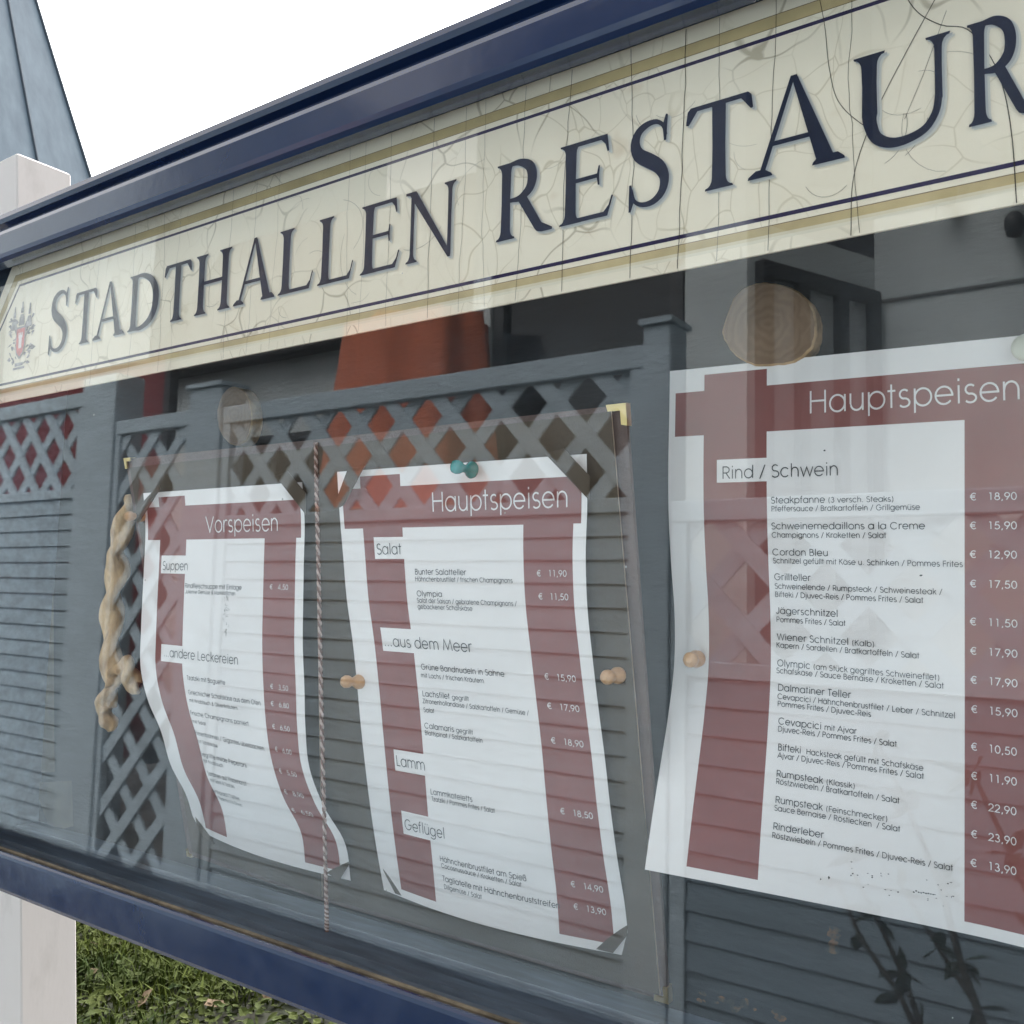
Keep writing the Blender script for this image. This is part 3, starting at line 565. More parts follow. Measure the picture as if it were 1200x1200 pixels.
# folder outline: left top, spine top, right top, right bottom, spine bottom, left bottom
FOLDER = [(-0.7431, -0.0020, 0.1109), (-0.5091, 0.0020, 0.1106), (-0.2525, -0.0020, 0.1103), (-0.2458, 0.0460, -0.2307), (-0.5324, 0.0500, -0.2326), (-0.6915, 0.0460, -0.2254)]
PAGE_L = [(-0.7325, -0.0042, 0.1025), (-0.5073, -0.0010, 0.1044), (-0.5313, 0.0470, -0.2291), (-0.6842, 0.0438, -0.2209)]
PAGE_R = [(-0.5038, -0.0010, 0.1041), (-0.2607, -0.0042, 0.1067), (-0.2502, 0.0438, -0.2273), (-0.5277, 0.0470, -0.2284)]
STRIPS = [
    [(-0.6837, -0.0080, 0.0848), (-0.6816, -0.0080, 0.0812), (-0.7082, -0.0080, 0.0543), (-0.7246, -0.0080, 0.0584)],
    [(-0.5412, -0.0080, 0.0848), (-0.5274, -0.0080, 0.0869), (-0.5074, -0.0080, 0.0700), (-0.5065, -0.0080, 0.0546)],
    [(-0.4657, -0.0080, 0.0860), (-0.4502, -0.0080, 0.0859), (-0.4687, -0.0080, 0.0599), (-0.4799, -0.0080, 0.0561)],
    [(-0.3032, -0.0080, 0.0849), (-0.2898, -0.0080, 0.0868), (-0.2716, -0.0080, 0.0692), (-0.2722, -0.0080, 0.0557)],
    [(-0.4671, 0.0385, -0.1851), (-0.4622, 0.0385, -0.1954), (-0.4507, 0.0385, -0.2083), (-0.4365, 0.0385, -0.2095)],
    [(-0.2929, 0.0385, -0.2093), (-0.2693, 0.0385, -0.1822), (-0.2689, 0.0385, -0.1967), (-0.2783, 0.0385, -0.2090)],
    [(-0.5210, 0.0385, -0.2061), (-0.4993, 0.0385, -0.1828), (-0.4960, 0.0385, -0.1967), (-0.5057, 0.0385, -0.2100)],
    [(-0.6778, 0.0385, -0.1839), (-0.6721, 0.0385, -0.1977), (-0.6636, 0.0385, -0.2039), (-0.6478, 0.0385, -0.2082)],
]
CORD = [(-0.4991, -0.0080, 0.1059), (-0.4969, -0.0060, 0.0563), (-0.4954, -0.0020, -0.0041), (-0.4965, 0.0040, -0.0643), (-0.4971, 0.0100, -0.1245), (-0.4988, 0.0170, -0.1850), (-0.4996, 0.0210, -0.2213), (-0.4980, 0.0210, -0.2409)]
TWIG_MAIN = [(-0.7927, 0.0340, 0.0853), (-0.7905, 0.0340, 0.0772), (-0.7933, 0.0340, 0.0646), (-0.8010, 0.0340, 0.0473), (-0.8063, 0.0340, 0.0314), (-0.8022, 0.0340, 0.0187), (-0.8059, 0.0340, 0.0020), (-0.8083, 0.0340, -0.0146), (-0.8051, 0.0340, -0.0319), (-0.8060, 0.0340, -0.0492), (-0.8028, 0.0340, -0.0662), (-0.8027, 0.0340, -0.0802), (-0.7993, 0.0340, -0.0923)]
TWIG_A = [(-0.7998, 0.0340, -0.0877), (-0.8034, 0.0340, -0.0988), (-0.8093, 0.0340, -0.1086), (-0.8069, 0.0340, -0.1177), (-0.7993, 0.0340, -0.1247), (-0.7972, 0.0340, -0.1314)]
TWIG_B = [(-0.7988, 0.0340, -0.0915), (-0.7943, 0.0340, -0.0819), (-0.7858, 0.0340, -0.0729), (-0.7766, 0.0340, -0.0723), (-0.7692, 0.0340, -0.0803), (-0.7671, 0.0340, -0.0884), (-0.7588, 0.0340, -0.0931)]
PIN_P1 = (-0.7148, 0.0000, 0.0602)
PIN_TEAL = (-0.3581, -0.0060, 0.0782)
PIN_MID = (-0.4683, 0.0160, -0.0625)
PIN_RIGHT = (-0.2645, 0.0180, -0.0443)
PIN_P3 = (-0.2285, 0.0460, -0.0340)
PIN_PALE = (-0.0544, 0.0360, 0.1252)
SLICE_BIG = [(-0.2109, 0.0400, 0.1626), (-0.2119, 0.0400, 0.1566), (-0.2088, 0.0400, 0.1485), (-0.2015, 0.0400, 0.1399), (-0.1923, 0.0400, 0.1348), (-0.1818, 0.0400, 0.1334), (-0.1696, 0.0400, 0.1339), (-0.1610, 0.0400, 0.1386), (-0.1576, 0.0400, 0.1458), (-0.1571, 0.0400, 0.1554), (-0.1599, 0.0400, 0.1655), (-0.1665, 0.0400, 0.1734), (-0.1767, 0.0400, 0.1797), (-0.1892, 0.0400, 0.1829), (-0.1984, 0.0400, 0.1815), (-0.2052, 0.0400, 0.1760)]
SLICE_SMALL = [(-0.6763, 0.0400, 0.1503), (-0.6717, 0.0400, 0.1364), (-0.6605, 0.0400, 0.1259), (-0.6478, 0.0400, 0.1220), (-0.6359, 0.0400, 0.1254), (-0.6302, 0.0400, 0.1366), (-0.6299, 0.0400, 0.1475), (-0.6352, 0.0400, 0.1612), (-0.6448, 0.0400, 0.1703), (-0.6586, 0.0400, 0.1740), (-0.6697, 0.0400, 0.1692), (-0.6748, 0.0400, 0.1607)]
GLUE = [(-0.9558, 0.0505, -0.2002), (-0.8844, 0.0505, -0.1892), (-0.8764, 0.0505, -0.2310), (-0.9149, 0.0505, -0.2427)]
TAPE = [(-0.9912, 0.0508, 0.0663), (-0.9511, 0.0508, 0.0706), (-0.9163, 0.0508, -0.1851), (-0.9609, 0.0508, -0.1906)]
TAPE2 = [(-1.0032, 0.0508, -0.0135), (-0.9876, 0.0508, -0.0132), (-0.9824, 0.0508, -0.0532), (-0.9977, 0.0508, -0.0547)]
RUST_A = [(-0.2286, 0.0510, -0.2228), (-0.2008, 0.0510, -0.2198), (-0.1722, 0.0510, -0.2205), (-0.1755, 0.0510, -0.2240), (-0.2082, 0.0510, -0.2263), (-0.2296, 0.0510, -0.2272)]
RUST_B = [(-0.1552, 0.0510, -0.1726), (-0.1520, 0.0510, -0.1710), (-0.1517, 0.0510, -0.1814), (-0.1544, 0.0510, -0.1846)]


# ------------------------------------------------------------------ setting: ground
ZG = -1.35
def ground_mat():
    m = mat('soil_and_moss', (0.016, 0.022, 0.007), 0.95, col2=(0.016, 0.013, 0.007), scale=5, bump=0.8, bscale=40)
    return m
M_SOIL = ground_mat()
M_PAVE = mat('grey_paving', (0.22, 0.215, 0.205), 0.85, var=0.25, scale=6, bump=0.3, bscale=60)
g = MB(); g.quad((-150, -150, ZG), (150, -150, ZG), (150, 150, ZG), (-150, 150, ZG))
tag(g.build('ground', M_SOIL), kind='structure')
g = MB(); g.quad((-14, -1.75, ZG + .004), (8, -1.75, ZG + .004), (8, -.28, ZG + .004), (-14, -.28, ZG + .004))
tag(g.build('path', M_PAVE), kind='structure')

# ------------------------------------------------------------------ display case
CX0, CX1 = -.972, .244                     # outer ends
case = empty('display_case', ((CX0 + CX1) / 2, .02, ZG), 'navy blue glazed display case with cream lettered header on white posts', 'display case')
# shell
b = MB()
b.box(CX0 + .012, CX1 - .012, .0555, .078, -.247, .335)                      # back
b.box(CX0 + .012, CX0 + .03, -.036, .0555, -.247, .335); b.box(CX1 - .03, CX1 - .012, -.036, .0555, -.247, .335)
b.box(CX0 + .03, CX1 - .03, -.036, .0555, .315, .335)
b.build('shell', M_NAVYD, case)
b = MB()                                                                     # stepped inside sill
b.prism_x([(-.034, -.247), (.0555, -.247), (.0555, -.2365), (.030, -.2365), (.028, -.2395), (.010, -.2395), (.008, -.2365), (-.004, -.2365), (-.0055, -.2405), (-.018, -.2405), (-.0195, -.2335), (-.034, -.2335)], CX0 + .03, CX1 - .03)
b.build('inner_sill', M_NAVYD, case)
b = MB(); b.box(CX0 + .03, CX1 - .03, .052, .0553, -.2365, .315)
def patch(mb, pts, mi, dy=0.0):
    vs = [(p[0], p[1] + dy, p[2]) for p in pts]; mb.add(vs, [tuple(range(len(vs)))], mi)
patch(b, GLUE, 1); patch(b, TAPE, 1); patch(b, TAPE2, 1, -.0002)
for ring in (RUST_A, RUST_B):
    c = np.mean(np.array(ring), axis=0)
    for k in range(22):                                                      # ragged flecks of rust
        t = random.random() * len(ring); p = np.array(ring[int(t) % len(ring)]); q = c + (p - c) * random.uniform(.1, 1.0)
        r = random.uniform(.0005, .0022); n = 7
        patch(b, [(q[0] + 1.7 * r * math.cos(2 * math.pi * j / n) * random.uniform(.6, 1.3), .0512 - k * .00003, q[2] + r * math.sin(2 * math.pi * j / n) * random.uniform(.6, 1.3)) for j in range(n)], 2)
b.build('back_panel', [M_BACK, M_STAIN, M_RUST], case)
# outer cap: bead along the top
b = MB(); r = []
prof = [(-.0245, .326), (-.0245, .3515), (-.0305, .3535), (-.0325, .357), (-.0315, .362), (-.026, .3665), (-.016, .3685), (.06, .3685), (.080, .362), (.080, .337), (.0, .337), (.0, .326)]
b.prism_x(prof, CX0 - .004, CX1 + .004); b.build('top_cap', M_NAVY, case)
# door frame: four mitred rails
def rail_profile_top(): return [(-.036, .3035), (-.040, .2985), (-.0565, .2945), (-.060, .2965), (-.0608, .300), (-.0608, .3185), (-.0595, .3225), (-.056, .3245), (-.0345, .3255), (-.0335, .3035)]
b = MB(); b.prism_x(rail_profile_top(), CX0, CX1); b.build('frame_rail', M_NAVY, case)
b = MB(); b.prism_x([(-.0425, -.2288), (-.0570, -.2192), (-.0592, -.2190), (-.0604, -.2203), (-.0608, -.2225), (-.0608, -.2465), (-.0595, -.2495), (-.056, -.2505), (-.034, -.2505), (-.034, -.2292), (-.0425, -.2292)], CX0, CX1); b.build('frame_rail', M_NAVY, case)
for x0, x1 in ((CX0, CX0 + .022), (CX1 - .022, CX1)):
    b = MB(); b.box(x0, x1, -.0606, -.0345, -.2165, .2945, bev=.0025); b.build('frame_stile', M_NAVY, case)
b = MB(); b.box(CX0 + .022, CX1 - .022, -.0425, -.0392, -.2288, -.2248, bev=.0008); b.build('gasket', M_GASKET, case)
b = MB(); b.box(CX0 + .0205, CX1 - .0205, -.0390, -.0350, -.2288, .3034); b.build('glass_pane', M_GLASS, case)

# header board behind the glass
def cr1(A, v):
    x = v * (len(A) - 1); i = int(min(max(math.floor(x), 0), len(A) - 2)); t = x - i
    p1, p2 = np.array(A[i]), np.array(A[i + 1]); p0 = np.array(A[i - 1]) if i > 0 else 2 * p1 - p2; p3 = np.array(A[i + 2]) if i + 2 < len(A) else 2 * p2 - p1
    return .5 * ((2 * p1) + (-p0 + p2) * t + (2 * p0 - 5 * p1 + 4 * p2 - p3) * t * t + (-p0 + 3 * p1 - 3 * p2 + p3) * t ** 3)
HT, HB = .3040, .1715
def outline(it, ib, is_):
    """board outline inset from its top, bottom and sides; upper corners cut"""
    x0, x1 = -.9465 + is_, .2185 - is_; t, bt = HT - it, HB + ib; c = .060; k = is_ * .35
    return [(x0, bt), (x1, bt), (x1, t - c + it - k), (x1 - .042 + k * .6, t), (x0 + .042 - k * .6, t), (x0, t - c + it - k)]
hb = MB(); YH = -.0312
def ring(o, i, Y, mi, skip=()):
    n = len(o)
    for k in range(n):
        if k in skip: continue
        a, c = o[k], o[(k + 1) % n]; d, e = i[k], i[(k + 1) % n]
        hb.add([(a[0], Y, a[1]), (c[0], Y, c[1]), (e[0], Y, e[1]), (d[0], Y, d[1])], [(0, 1, 2, 3)], mi)
hb.prism_y(outline(0, 0, 0), -.0298, YH, 0)
ring(outline(.0098, .0074, .010), outline(.0102, .0078, .0104), YH - .00008, 2, skip=(0,))
ring(outline(.0102, .0078, .0104), outline(.0164, .0118, .0166), YH - .00008, 1, skip=(0,))
ring(outline(.3, .0092, .0104), outline(.3, .0118, .0166), YH - .00008, 1, skip=(1, 2, 3, 4, 5)); ring(outline(.3, .0076, .0104), outline(.3, .0092, .0104), YH - .00008, 3, skip=(1, 2, 3, 4, 5))
ring(outline(.0168, .0118, .017), outline(.0168, .0134, .017), YH - .00008, 1)
ring(outline(.0164, .0134, .0166), outline(.0168, .0138, .0170), YH - .00012, 2)
# the lower gold band fades downwards: two paler bands
ring(outline(.3, .0060, .0104), outline(.3, .0076, .0104), YH - .00006, 6, skip=(1, 2, 3, 4, 5))
ring(outline(.0202, .0168, .0205), outline(.0222, .0190, .0225), YH - .0001, 4)
# open cracks right through the film
rc = random.Random(21)
def crack(pts, w):
    if 3 < len(pts) < 10: pts = [tuple(cr1([(x, z) for x, z in pts], i / 40)) for i in range(41)]
    L, R = ribbon(pts, w); n = len(L)
    hb.add([(x, YH - .00022, z) for x, z in L + R], [(i, i + 1, n + i + 1, n + i) for i in range(n - 1)], 5)
def wander(x0, z0, x1, z1, n, amp):
    pts = []; dx = 0; 
    for i in range(n + 1):
        t = i / n; dx += rc.gauss(0, amp); pts.append((x0 + (x1 - x0) * t + dx * math.sin(math.pi * min(1, t * 1.0)) , z0 + (z1 - z0) * t))
    return pts
for px, w in ((-.752, .5), (-.702, .45), (-.662, .5), (-.640, .3), (-.575, .5), (-.548, .4), (-.523, .3), (-.452, .35), (-.437, .3), (-.414, .4), (-.377, .6), (-.351, .4), (-.336, .35), (-.306, .5), (-.274, .7), (-.236, .8), (-.203, .8), (-.184, .45), (-.154, .6), (-.117, .5), (.002, .8), (.048, .6), (.10, .7), (.15, .5)):
    crack(wander(px, HT - .001, px + rc.uniform(-.006, .004), HB + .001, 17, .0005), w * .00045)
crack([(-.134, .304), (-.130, .280), (-.128, .258), (-.124, .240), (-.114, .226), (-.1025, .2165)], .0003)
crack([(-.0600, .304), (-.072, .288), (-.094, .252), (-.108, .226), (-.117, .200), (-.1185, .172)], .00036)
crack([(-.094, .300), (-.094, .286), (-.088, .272), (-.078, .262), (-.067, .256), (-.058, .240), (-.053, .222), (-.0505, .200), (-.0495, .172)], .0004)
crack([(-.0755, .268), (-.086, .240), (-.094, .222)], .0002)
for _ in range(46):                                                         # short curved cracks round the letters
    x = rc.uniform(-.62, .2); z = rc.uniform(.20, .275); rr = rc.uniform(.008, .03); a0 = rc.uniform(0, 360); sw = rc.uniform(35, 120)
    pts = [(min(max(px, -.9), .19), min(max(pz, .193), .281)) for px, pz in arc(x, z, rr, rr * rc.uniform(.7, 1.5), a0, a0 + sw, 9)]
    crack(pts, rc.uniform(.00008, .0002))
header = hb.build('header_board', [M_CREAM, M_GOLD, M_GOLDE, M_GOLDF, M_PURPLE, M_CRACK, M_GOLDP], case)
Z0 = .2103; HC = .0472
REST = [('A', -.034, .0125), ('N', .0190, .0640), ('T', .0690, .1060)]
words = (MB(), MB())
for i, (ch, x0, x1) in enumerate(HEAD + REST):
    lt = words[0 if i < 11 else 1]
    h = HC; z0 = Z0
    if i == 0: h = .0555; z0 = .2090
    for (dx, dz, mi, lay) in ((.0019, -.0017, 1, .00034), (.0010, -.0010, 2, .00062), (0, 0, 0, .0009)):
        set_roman(lt, ch, x0, x1, z0, h, YH - lay, dx=dx, dz=dz, mi=mi)
for lt in words: lt.build('lettering', [M_LETTER, M_SHADOW1, M_SHADOW2], header)
def crest(x0, z0, w, h):
    c = MB(); rr = random.Random(5); Y = YH - .0003
    X = lambda u: x0 + u * w
    Zc = lambda v: z0 + v * h
    # mantling: ragged leaves either side of the shield
    for sgn in (-1, 1):
        for k in range(30):
            v = rr.uniform(.08, .80); reach = (.47 - .25 * abs(v - .45) ** 1.2) ; u0 = .5 + sgn * rr.uniform(.10, reach * .8); a = math.radians(rr.uniform(-35, 60)); ln = rr.uniform(.08, .20); wd = rr.uniform(.018, .05)
            u1 = u0 + sgn * ln * math.cos(a); v1 = v + ln * .5 * math.sin(a)
            pts = [(u0, v - wd * .5), (u0 + (u1 - u0) * .5, v + (v1 - v) * .5 - wd * .7), (u1, v1), (u0 + (u1 - u0) * .45, v + (v1 - v) * .5 + wd * .7)]
            c.add([(X(a_), Y - k * .000006, Zc(b_)) for a_, b_ in pts], [(0, 1, 2, 3)], k % 2)
    for j, u in enumerate((.24, .5, .76)):                                   # three helms with crests
        v0 = .62 + (.05 if j == 1 else 0)
        for k, (a_, b_, cc, d_) in enumerate(((-.10, .0, .10, .13), (-.065, .13, .065, .17), (-.05, .19, .05, .27), (-.025, .26, .03, .36))):
            c.add([(X(u + a_), Y - .0003 - k * .00001, Zc(v0 + b_)), (X(u + cc), Y - .0003 - k * .00001, Zc(v0 + b_)), (X(u + cc * .8), Y - .0003 - k * .00001, Zc(v0 + d_)), (X(u + a_ * .8), Y - .0003 - k * .00001, Zc(v0 + d_))], [(0, 1, 2, 3)], (k + j) % 2)
    sh = [(.36, .62), (.36, .36), (.40, .26), (.5, .19), (.60, .26), (.64, .36), (.64, .62)]
    c.add([(X(a_), Y - .0004, Zc(b_)) for a_, b_ in [(.33, .65), (.33, .35), (.38, .23), (.5, .15), (.62, .23), (.67, .35), (.67, .65)]], [tuple(range(7))], 0)
    c.add([(X(a_), Y - .00046, Zc(b_)) for a_, b_ in sh], [tuple(range(7))], 2)
    for (u0, u1, v0, v1) in ((.45, .55, .32, .48), (.43, .57, .48, .52), (.43, .46, .52, .56), (.485, .515, .52, .56), (.54, .57, .52, .56)):
        c.add([(X(u0), Y - .0005, Zc(v0)), (X(u1), Y - .0005, Zc(v0)), (X(u1), Y - .0005, Zc(v1)), (X(u0), Y - .0005, Zc(v1))], [(0, 1, 2, 3)], 3)
    for (u0, u1, v0, v1) in ((.30, .70, .00, .035), (.36, .64, .05, .10)):
        c.add([(X(u0), Y - .0003, Zc(v0)), (X(u1), Y - .0003, Zc(v0)), (X(u1), Y - .0003, Zc(v1)), (X(u0), Y - .0003, Zc(v1))], [(0, 1, 2, 3)], 0)
    c.build('crest', [M_CREST, M_CRESTD, M_CRESTR, M_INKW], header)
crest(-.9040, .2005, .052, .063)
crest(.122, .2005, .052, .063)
# posts
def post(x, y, lean):
    h = .033; b = MB(); z0, z1, z2 = ZG, .4965, .4985
    def ringz(z):
        dy = lean * (z + .4); return [(x - h, y - h + dy, z), (x + h, y - h + dy, z), (x + h, y + h + dy, z), (x - h, y + h + dy, z)]
    B = .0016
    def cham(z, e=h):
        dy = lean * (z + .4); return [(x + sx * (e - (B if q else 0)), y + dy + sy * (e - (0 if q else B)), z) for sx, sy, q in ((-1, -1, 0), (-1, -1, 1), (1, -1, 1), (1, -1, 0), (1, 1, 0), (1, 1, 1), (-1, 1, 1), (-1, 1, 0))]
    lv = [cham(z0), cham(-.9), cham(-.4), cham(.1), cham(z1), cham(z2, h - .002)]
    vs = [p for q in lv for p in q]; n = 8
    b.add(vs, [(i * n + k, i * n + (k + 1) % n, (i + 1) * n + (k + 1) % n, (i + 1) * n + k) for i in range(len(lv) - 1) for k in range(n)] + [tuple((len(lv) - 1) * n + k for k in range(n))])
    return b.build('post', M_WHITEPOST, case)
post(-1.113, .150, -.075); post(.385, .150, -.075)
for x0, x1 in ((-1.082, CX0 + .022), (CX1 - .022, .354)):
    for z in (-.12, .22): b = MB(); b.box(x0, x1, .0785, .112, z - .015, z + .015, bev=.002); b.build('bracket', M_NAVY, case)

# ------------------------------------------------------------------ menu folder and sheets
def sheet_surface(L, R, belly):
    def S(u, v):
        p = cr1(L, v) * (1 - u) + cr1(R, v) * u
        p[1] -= belly * math.sin(math.pi * min(max(u, 0), 1)) * (min(max((v - .55) / .45, 0), 1)) ** 1.5
        return p
    return S
S1 = sheet_surface(L1, R1, .010); S2 = sheet_surface(L2, R2, .012)
def S3(u, v):
    l = cr1(L3, v); r = cr1(R3, v); p = l * (1 - u) + r * u
    p[1] = r[1] + (l[1] - r[1]) * max(0, 1 - u / .8) ** 1.2; return p

fold = empty('menu_folder', (-.48, .03, -.233), 'open brown menu folder with brass corners leaning behind the glass', 'menu folder')
def slab(pts, th, mats, name, parent, edge=0):
    b = MB(); n = len(pts); P = [Vector(p) for p in pts]; nrm = (P[1] - P[0]).cross(P[-1] - P[0]).normalized()
    if nrm.y > 0: nrm = -nrm
    back = [p - nrm * th for p in P]; vs = P + back
    b.add(vs, [tuple(range(n))], 0); b.add(vs, [tuple(range(2 * n - 1, n - 1, -1))], 0)
    b.add(vs, [(i, (i + 1) % n, n + (i + 1) % n, n + i) for i in range(n)], edge)
    return b.build(name, mats, parent)
slab([FOLDER[0], FOLDER[1], FOLDER[4], FOLDER[5]], .0028, [M_COVER], 'cover', fold)
slab([FOLDER[1], FOLDER[2], FOLDER[3], FOLDER[4]], .0028, [M_COVER], 'cover', fold)
slab(PAGE_L, .0012, [M_PAGE, M_EDGE], 'page', fold, 1); slab(PAGE_R, .0012, [M_PAGE, M_EDGE], 'page', fold, 1)
for k, st in enumerate(STRIPS):
    slab(st, .0004, [M_PAGE, M_EDGE], 'corner_strip', fold, 0)
def corner(p, du, dv, s):
    """folded brass corner: an L along the two edges"""
    b = MB(); p = Vector(p); du = Vector(du).normalized(); dv = Vector(dv).normalized(); n = du.cross(dv).normalized()
    if n.y > 0: n = -n
    w = s * .24; o = n * .0013; e = -(du + dv) * .0008
    pts = [p + e, p + e + du * s, p + du * (s - w * .55) + dv * w, p + du * w + dv * w, p + dv * (s - w * .55) + du * w, p + e + dv * s]
    vs = [q + o for q in pts] + [q - n * .0042 for q in pts]; k = len(pts)
    b.add(vs, [tuple(range(k)), tuple(range(2 * k - 1, k - 1, -1))] + [(i, (i + 1) % k, k + (i + 1) % k, k + i) for i in range(k)])
    return b.build('corner_brace', M_BRASS, fold)
F = [Vector(p) for p in FOLDER]
corner(F[2], F[1] - F[2], F[3] - F[2], .0130); corner(F[3], F[4] - F[3], F[2] - F[3], .0095); corner(F[0], F[1] - F[0], F[5] - F[0], .0095); corner(F[5], F[4] - F[5], F[0] - F[5], .006)

def sheet(name, S, boxes, lines, label, cat, spots, smudge, skew=0.0, col_r=(163.2, 200.5), vband=(12.6, 40.4)):
    us = sorted(set([0, 4, 22.5, 60.5] + [bx[2] for bx in boxes] + [ col_r[0], col_r[1], 206, 210] + [i * 6.0 for i in range(1, 35)])); 
    vcuts = [0, 4.4, vband[0], vband[1], 291.2, 297] + [q for bx in boxes for q in bx[:2]]
    vs_ = sorted(set(vcuts + [i * 5.5 for i in range(1, 54)]))
    mb = MB(); nu = len(us); vv = []
    for v in vs_:
        for u in us:
            uu = u - skew * (v / 297) * min(max((u - 90) / 73, 0), 1)
            vv.append(tuple(S(uu / 210, v / 297)))
    fs = {0: [], 1: []}
    for j in range(len(vs_) - 1):
        for i in range(nu - 1):
            u = (us[i] + us[i + 1]) / 2; v = (vs_[j] + vs_[j + 1]) / 2
            red = (vband[0] < v < vband[1] and 4 < u < 206) or (22.5 < u < 60.5 and 4.4 < v < 291.2) or (col_r[0] < u < col_r[1] and vband[0] < v < 291.2)
            if 22.5 < u < 60.5 and any(a < v < b_ and u > c_ for a, b_, c_ in boxes): red = False
            fs[1 if red else 0].append((j * nu + i, (j + 1) * nu + i, (j + 1) * nu + i + 1, j * nu + i + 1))
    b0 = len(mb.v); mb.v += vv
    for mi in (0, 1):
        for f in fs[mi]: mb.f.append(f); mb.m.append(mi); mb.sm.append(True)
    dark = MB(); pale = MB()
    for st, tx, u0, u1, v in lines: set_line(pale if st in 'tp' else dark, S, st, tx, u0, u1, v)
    mb.add(dark.v, dark.f, 2); mb.add(pale.v, pale.f, 3)
    for k, (u, v, a, c) in enumerate(spots):                                 # fly specks and smudges
        n = 7; pts = []
        for j in range(n):
            t = 2 * math.pi * j / n; p = S((u + a * math.cos(t) * random.uniform(.6, 1.2)) / 210, (v + c * math.sin(t) * random.uniform(.6, 1.2)) / 297); pts.append((p[0], p[1] - .00018 - (k % 7) * .00001, p[2]))
        mb.add(pts, [tuple(range(n))], smudge)
    sh = mb.build(name, [M_PAPER, M_MAROON, M_INK, M_INKW, M_SMUDGE]); rest(sh)
    return tag(sh, label, cat)
M_SMUDGE = mat('grey_smudge', (0.46, 0.46, 0.45), 0.9, var=.2, scale=300)
U = random.uniform
specks3 = [(93, 53.5, .7, .7), (141, 121, .9, .5), (96, 283, .5, 1.0), (92, 284.6, .4, .4)] + [(U(105, 155), 272 + U(0, 14), U(.2, .6), U(.15, .4)) for _ in range(30)] + [(136 + i * 1.1, 281.5 + U(-.5, .5), .5, .35) for i in range(9)]
specks1 = [(random.gauss(118, 2.2), U(82, 116), U(.2, .9), U(.3, 1.2)) for _ in range(40)]
sheet('menu_sheet', S1, [(53.4, 68.3, 25.8), (127.4, 141.6, 30.8)], TEXT_STARTERS, 'curled menu sheet headed Vorspeisen, its lower half sagging sideways', 'menu sheet', specks1, 4)
sheet('menu_sheet', S2, [(46.6, 61.4, 32.4), (108.5, 124.5, 30.5), (192.0, 206.5, 31.5), (234.0, 250.0, 33.5)], TEXT_MAINS, 'menu sheet with Salat and Lamm dishes under the teal pin', 'menu sheet', [], 4)
sheet('menu_sheet', S3, [(56.1, 69.6, 30.8)], TEXT_MEAT, 'large flat menu sheet headed Rind and Schwein below the wood slice', 'menu sheet', specks3, 2, skew=5.2, col_r=(163.4, 200.5), vband=(14.2, 41.0))

# twisted cord hanging down the spine
b = MB(); pts = [Vector(p) for p in CORD]; NS = 330; dense = []
for i in range(NS + 1): dense.append(Vector(cr1([tuple(p) for p in pts], i / NS)))
for ph, mi in ((0, 0), (math.pi, 1)):
    q = []
    for i, p in enumerate(dense):
        a = i / NS * 2 * math.pi * 52 + ph; q.append(p + Vector((math.cos(a), math.sin(a), 0)) * .00085)
    b.tube(q, [.00085] * len(q), 6, mi)
b.tube([dense[-1] + Vector((0, 0, .001)), dense[-1] - Vector((0, 0, .004))], [.0013, .0017], 8, 0)
tag(rest(b.build('cord', [M_CORD_A, M_CORD_B])), 'thin twisted pinkish cord hanging down the spine of the menu folder', 'cord')

# ------------------------------------------------------------------ push pins
PIN_PROF = [(0, .0052), (.0012, .0056), (.0026, .0050), (.0048, .0030), (.0075, .0024), (.0100, .0030), (.0118, .0040), (.0142, .0044), (.0162, .0040), (.0172, .0024)]
WOOD_PROF = [(0, .0042), (.001, .0050), (.0040, .0052), (.0062, .0040), (.0080, .0030), (.0098, .0034), (.0120, .0044), (.0145, .0045), (.0165, .0034), (.0174, .0015)]
def pin(pos, axis, prof, m, label, s=1.0, group=None):
    b = MB(); b.lathe([(h * s, r * s) for h, r in prof], (0, 0, 0), axis, 22)
    ax = Vector(axis).normalized()
    t = empty('push_pin', pos, label, 'push pin', group)
    o = b.build('pin_head', m); o.parent = t
    b = MB(); b.tube([ax * .0004, ax * -.0075], [.0006, .0002], 6); n = b.build('needle', M_STEEL); n.parent = t
    return t
pin(PIN_TEAL, (-.12, -1, .02), PIN_PROF, M_TEAL, 'teal push pin at the top edge of a menu sheet')
pin(PIN_P1, (-.05, -1, -.08), WOOD_PROF, M_PIN, 'wooden push pin holding the curly twig beside the left menu sheet', .95)
pin(PIN_MID, (-.15, -1, .06), WOOD_PROF, M_PIN, 'wooden push pin on the left margin of the menu sheet with teal pin', .98)
pin(PIN_RIGHT, (-.1, -1, -.05), WOOD_PROF, M_PIN, 'wooden push pin at the right edge of the menu sheet with teal pin', .95)
pin(PIN_P3, (.1, -1, .0), WOOD_PROF, M_PIN, 'wooden push pin in the left margin of the large right menu sheet', .98)
pin(PIN_PALE, (.1, -1, .05), [(0, .0060), (.001, .0068), (.0022, .0066), (.0032, .0050), (.0036, .002)], M_PALE, 'pale flat push pin at the top of the large right menu sheet', 1.0)

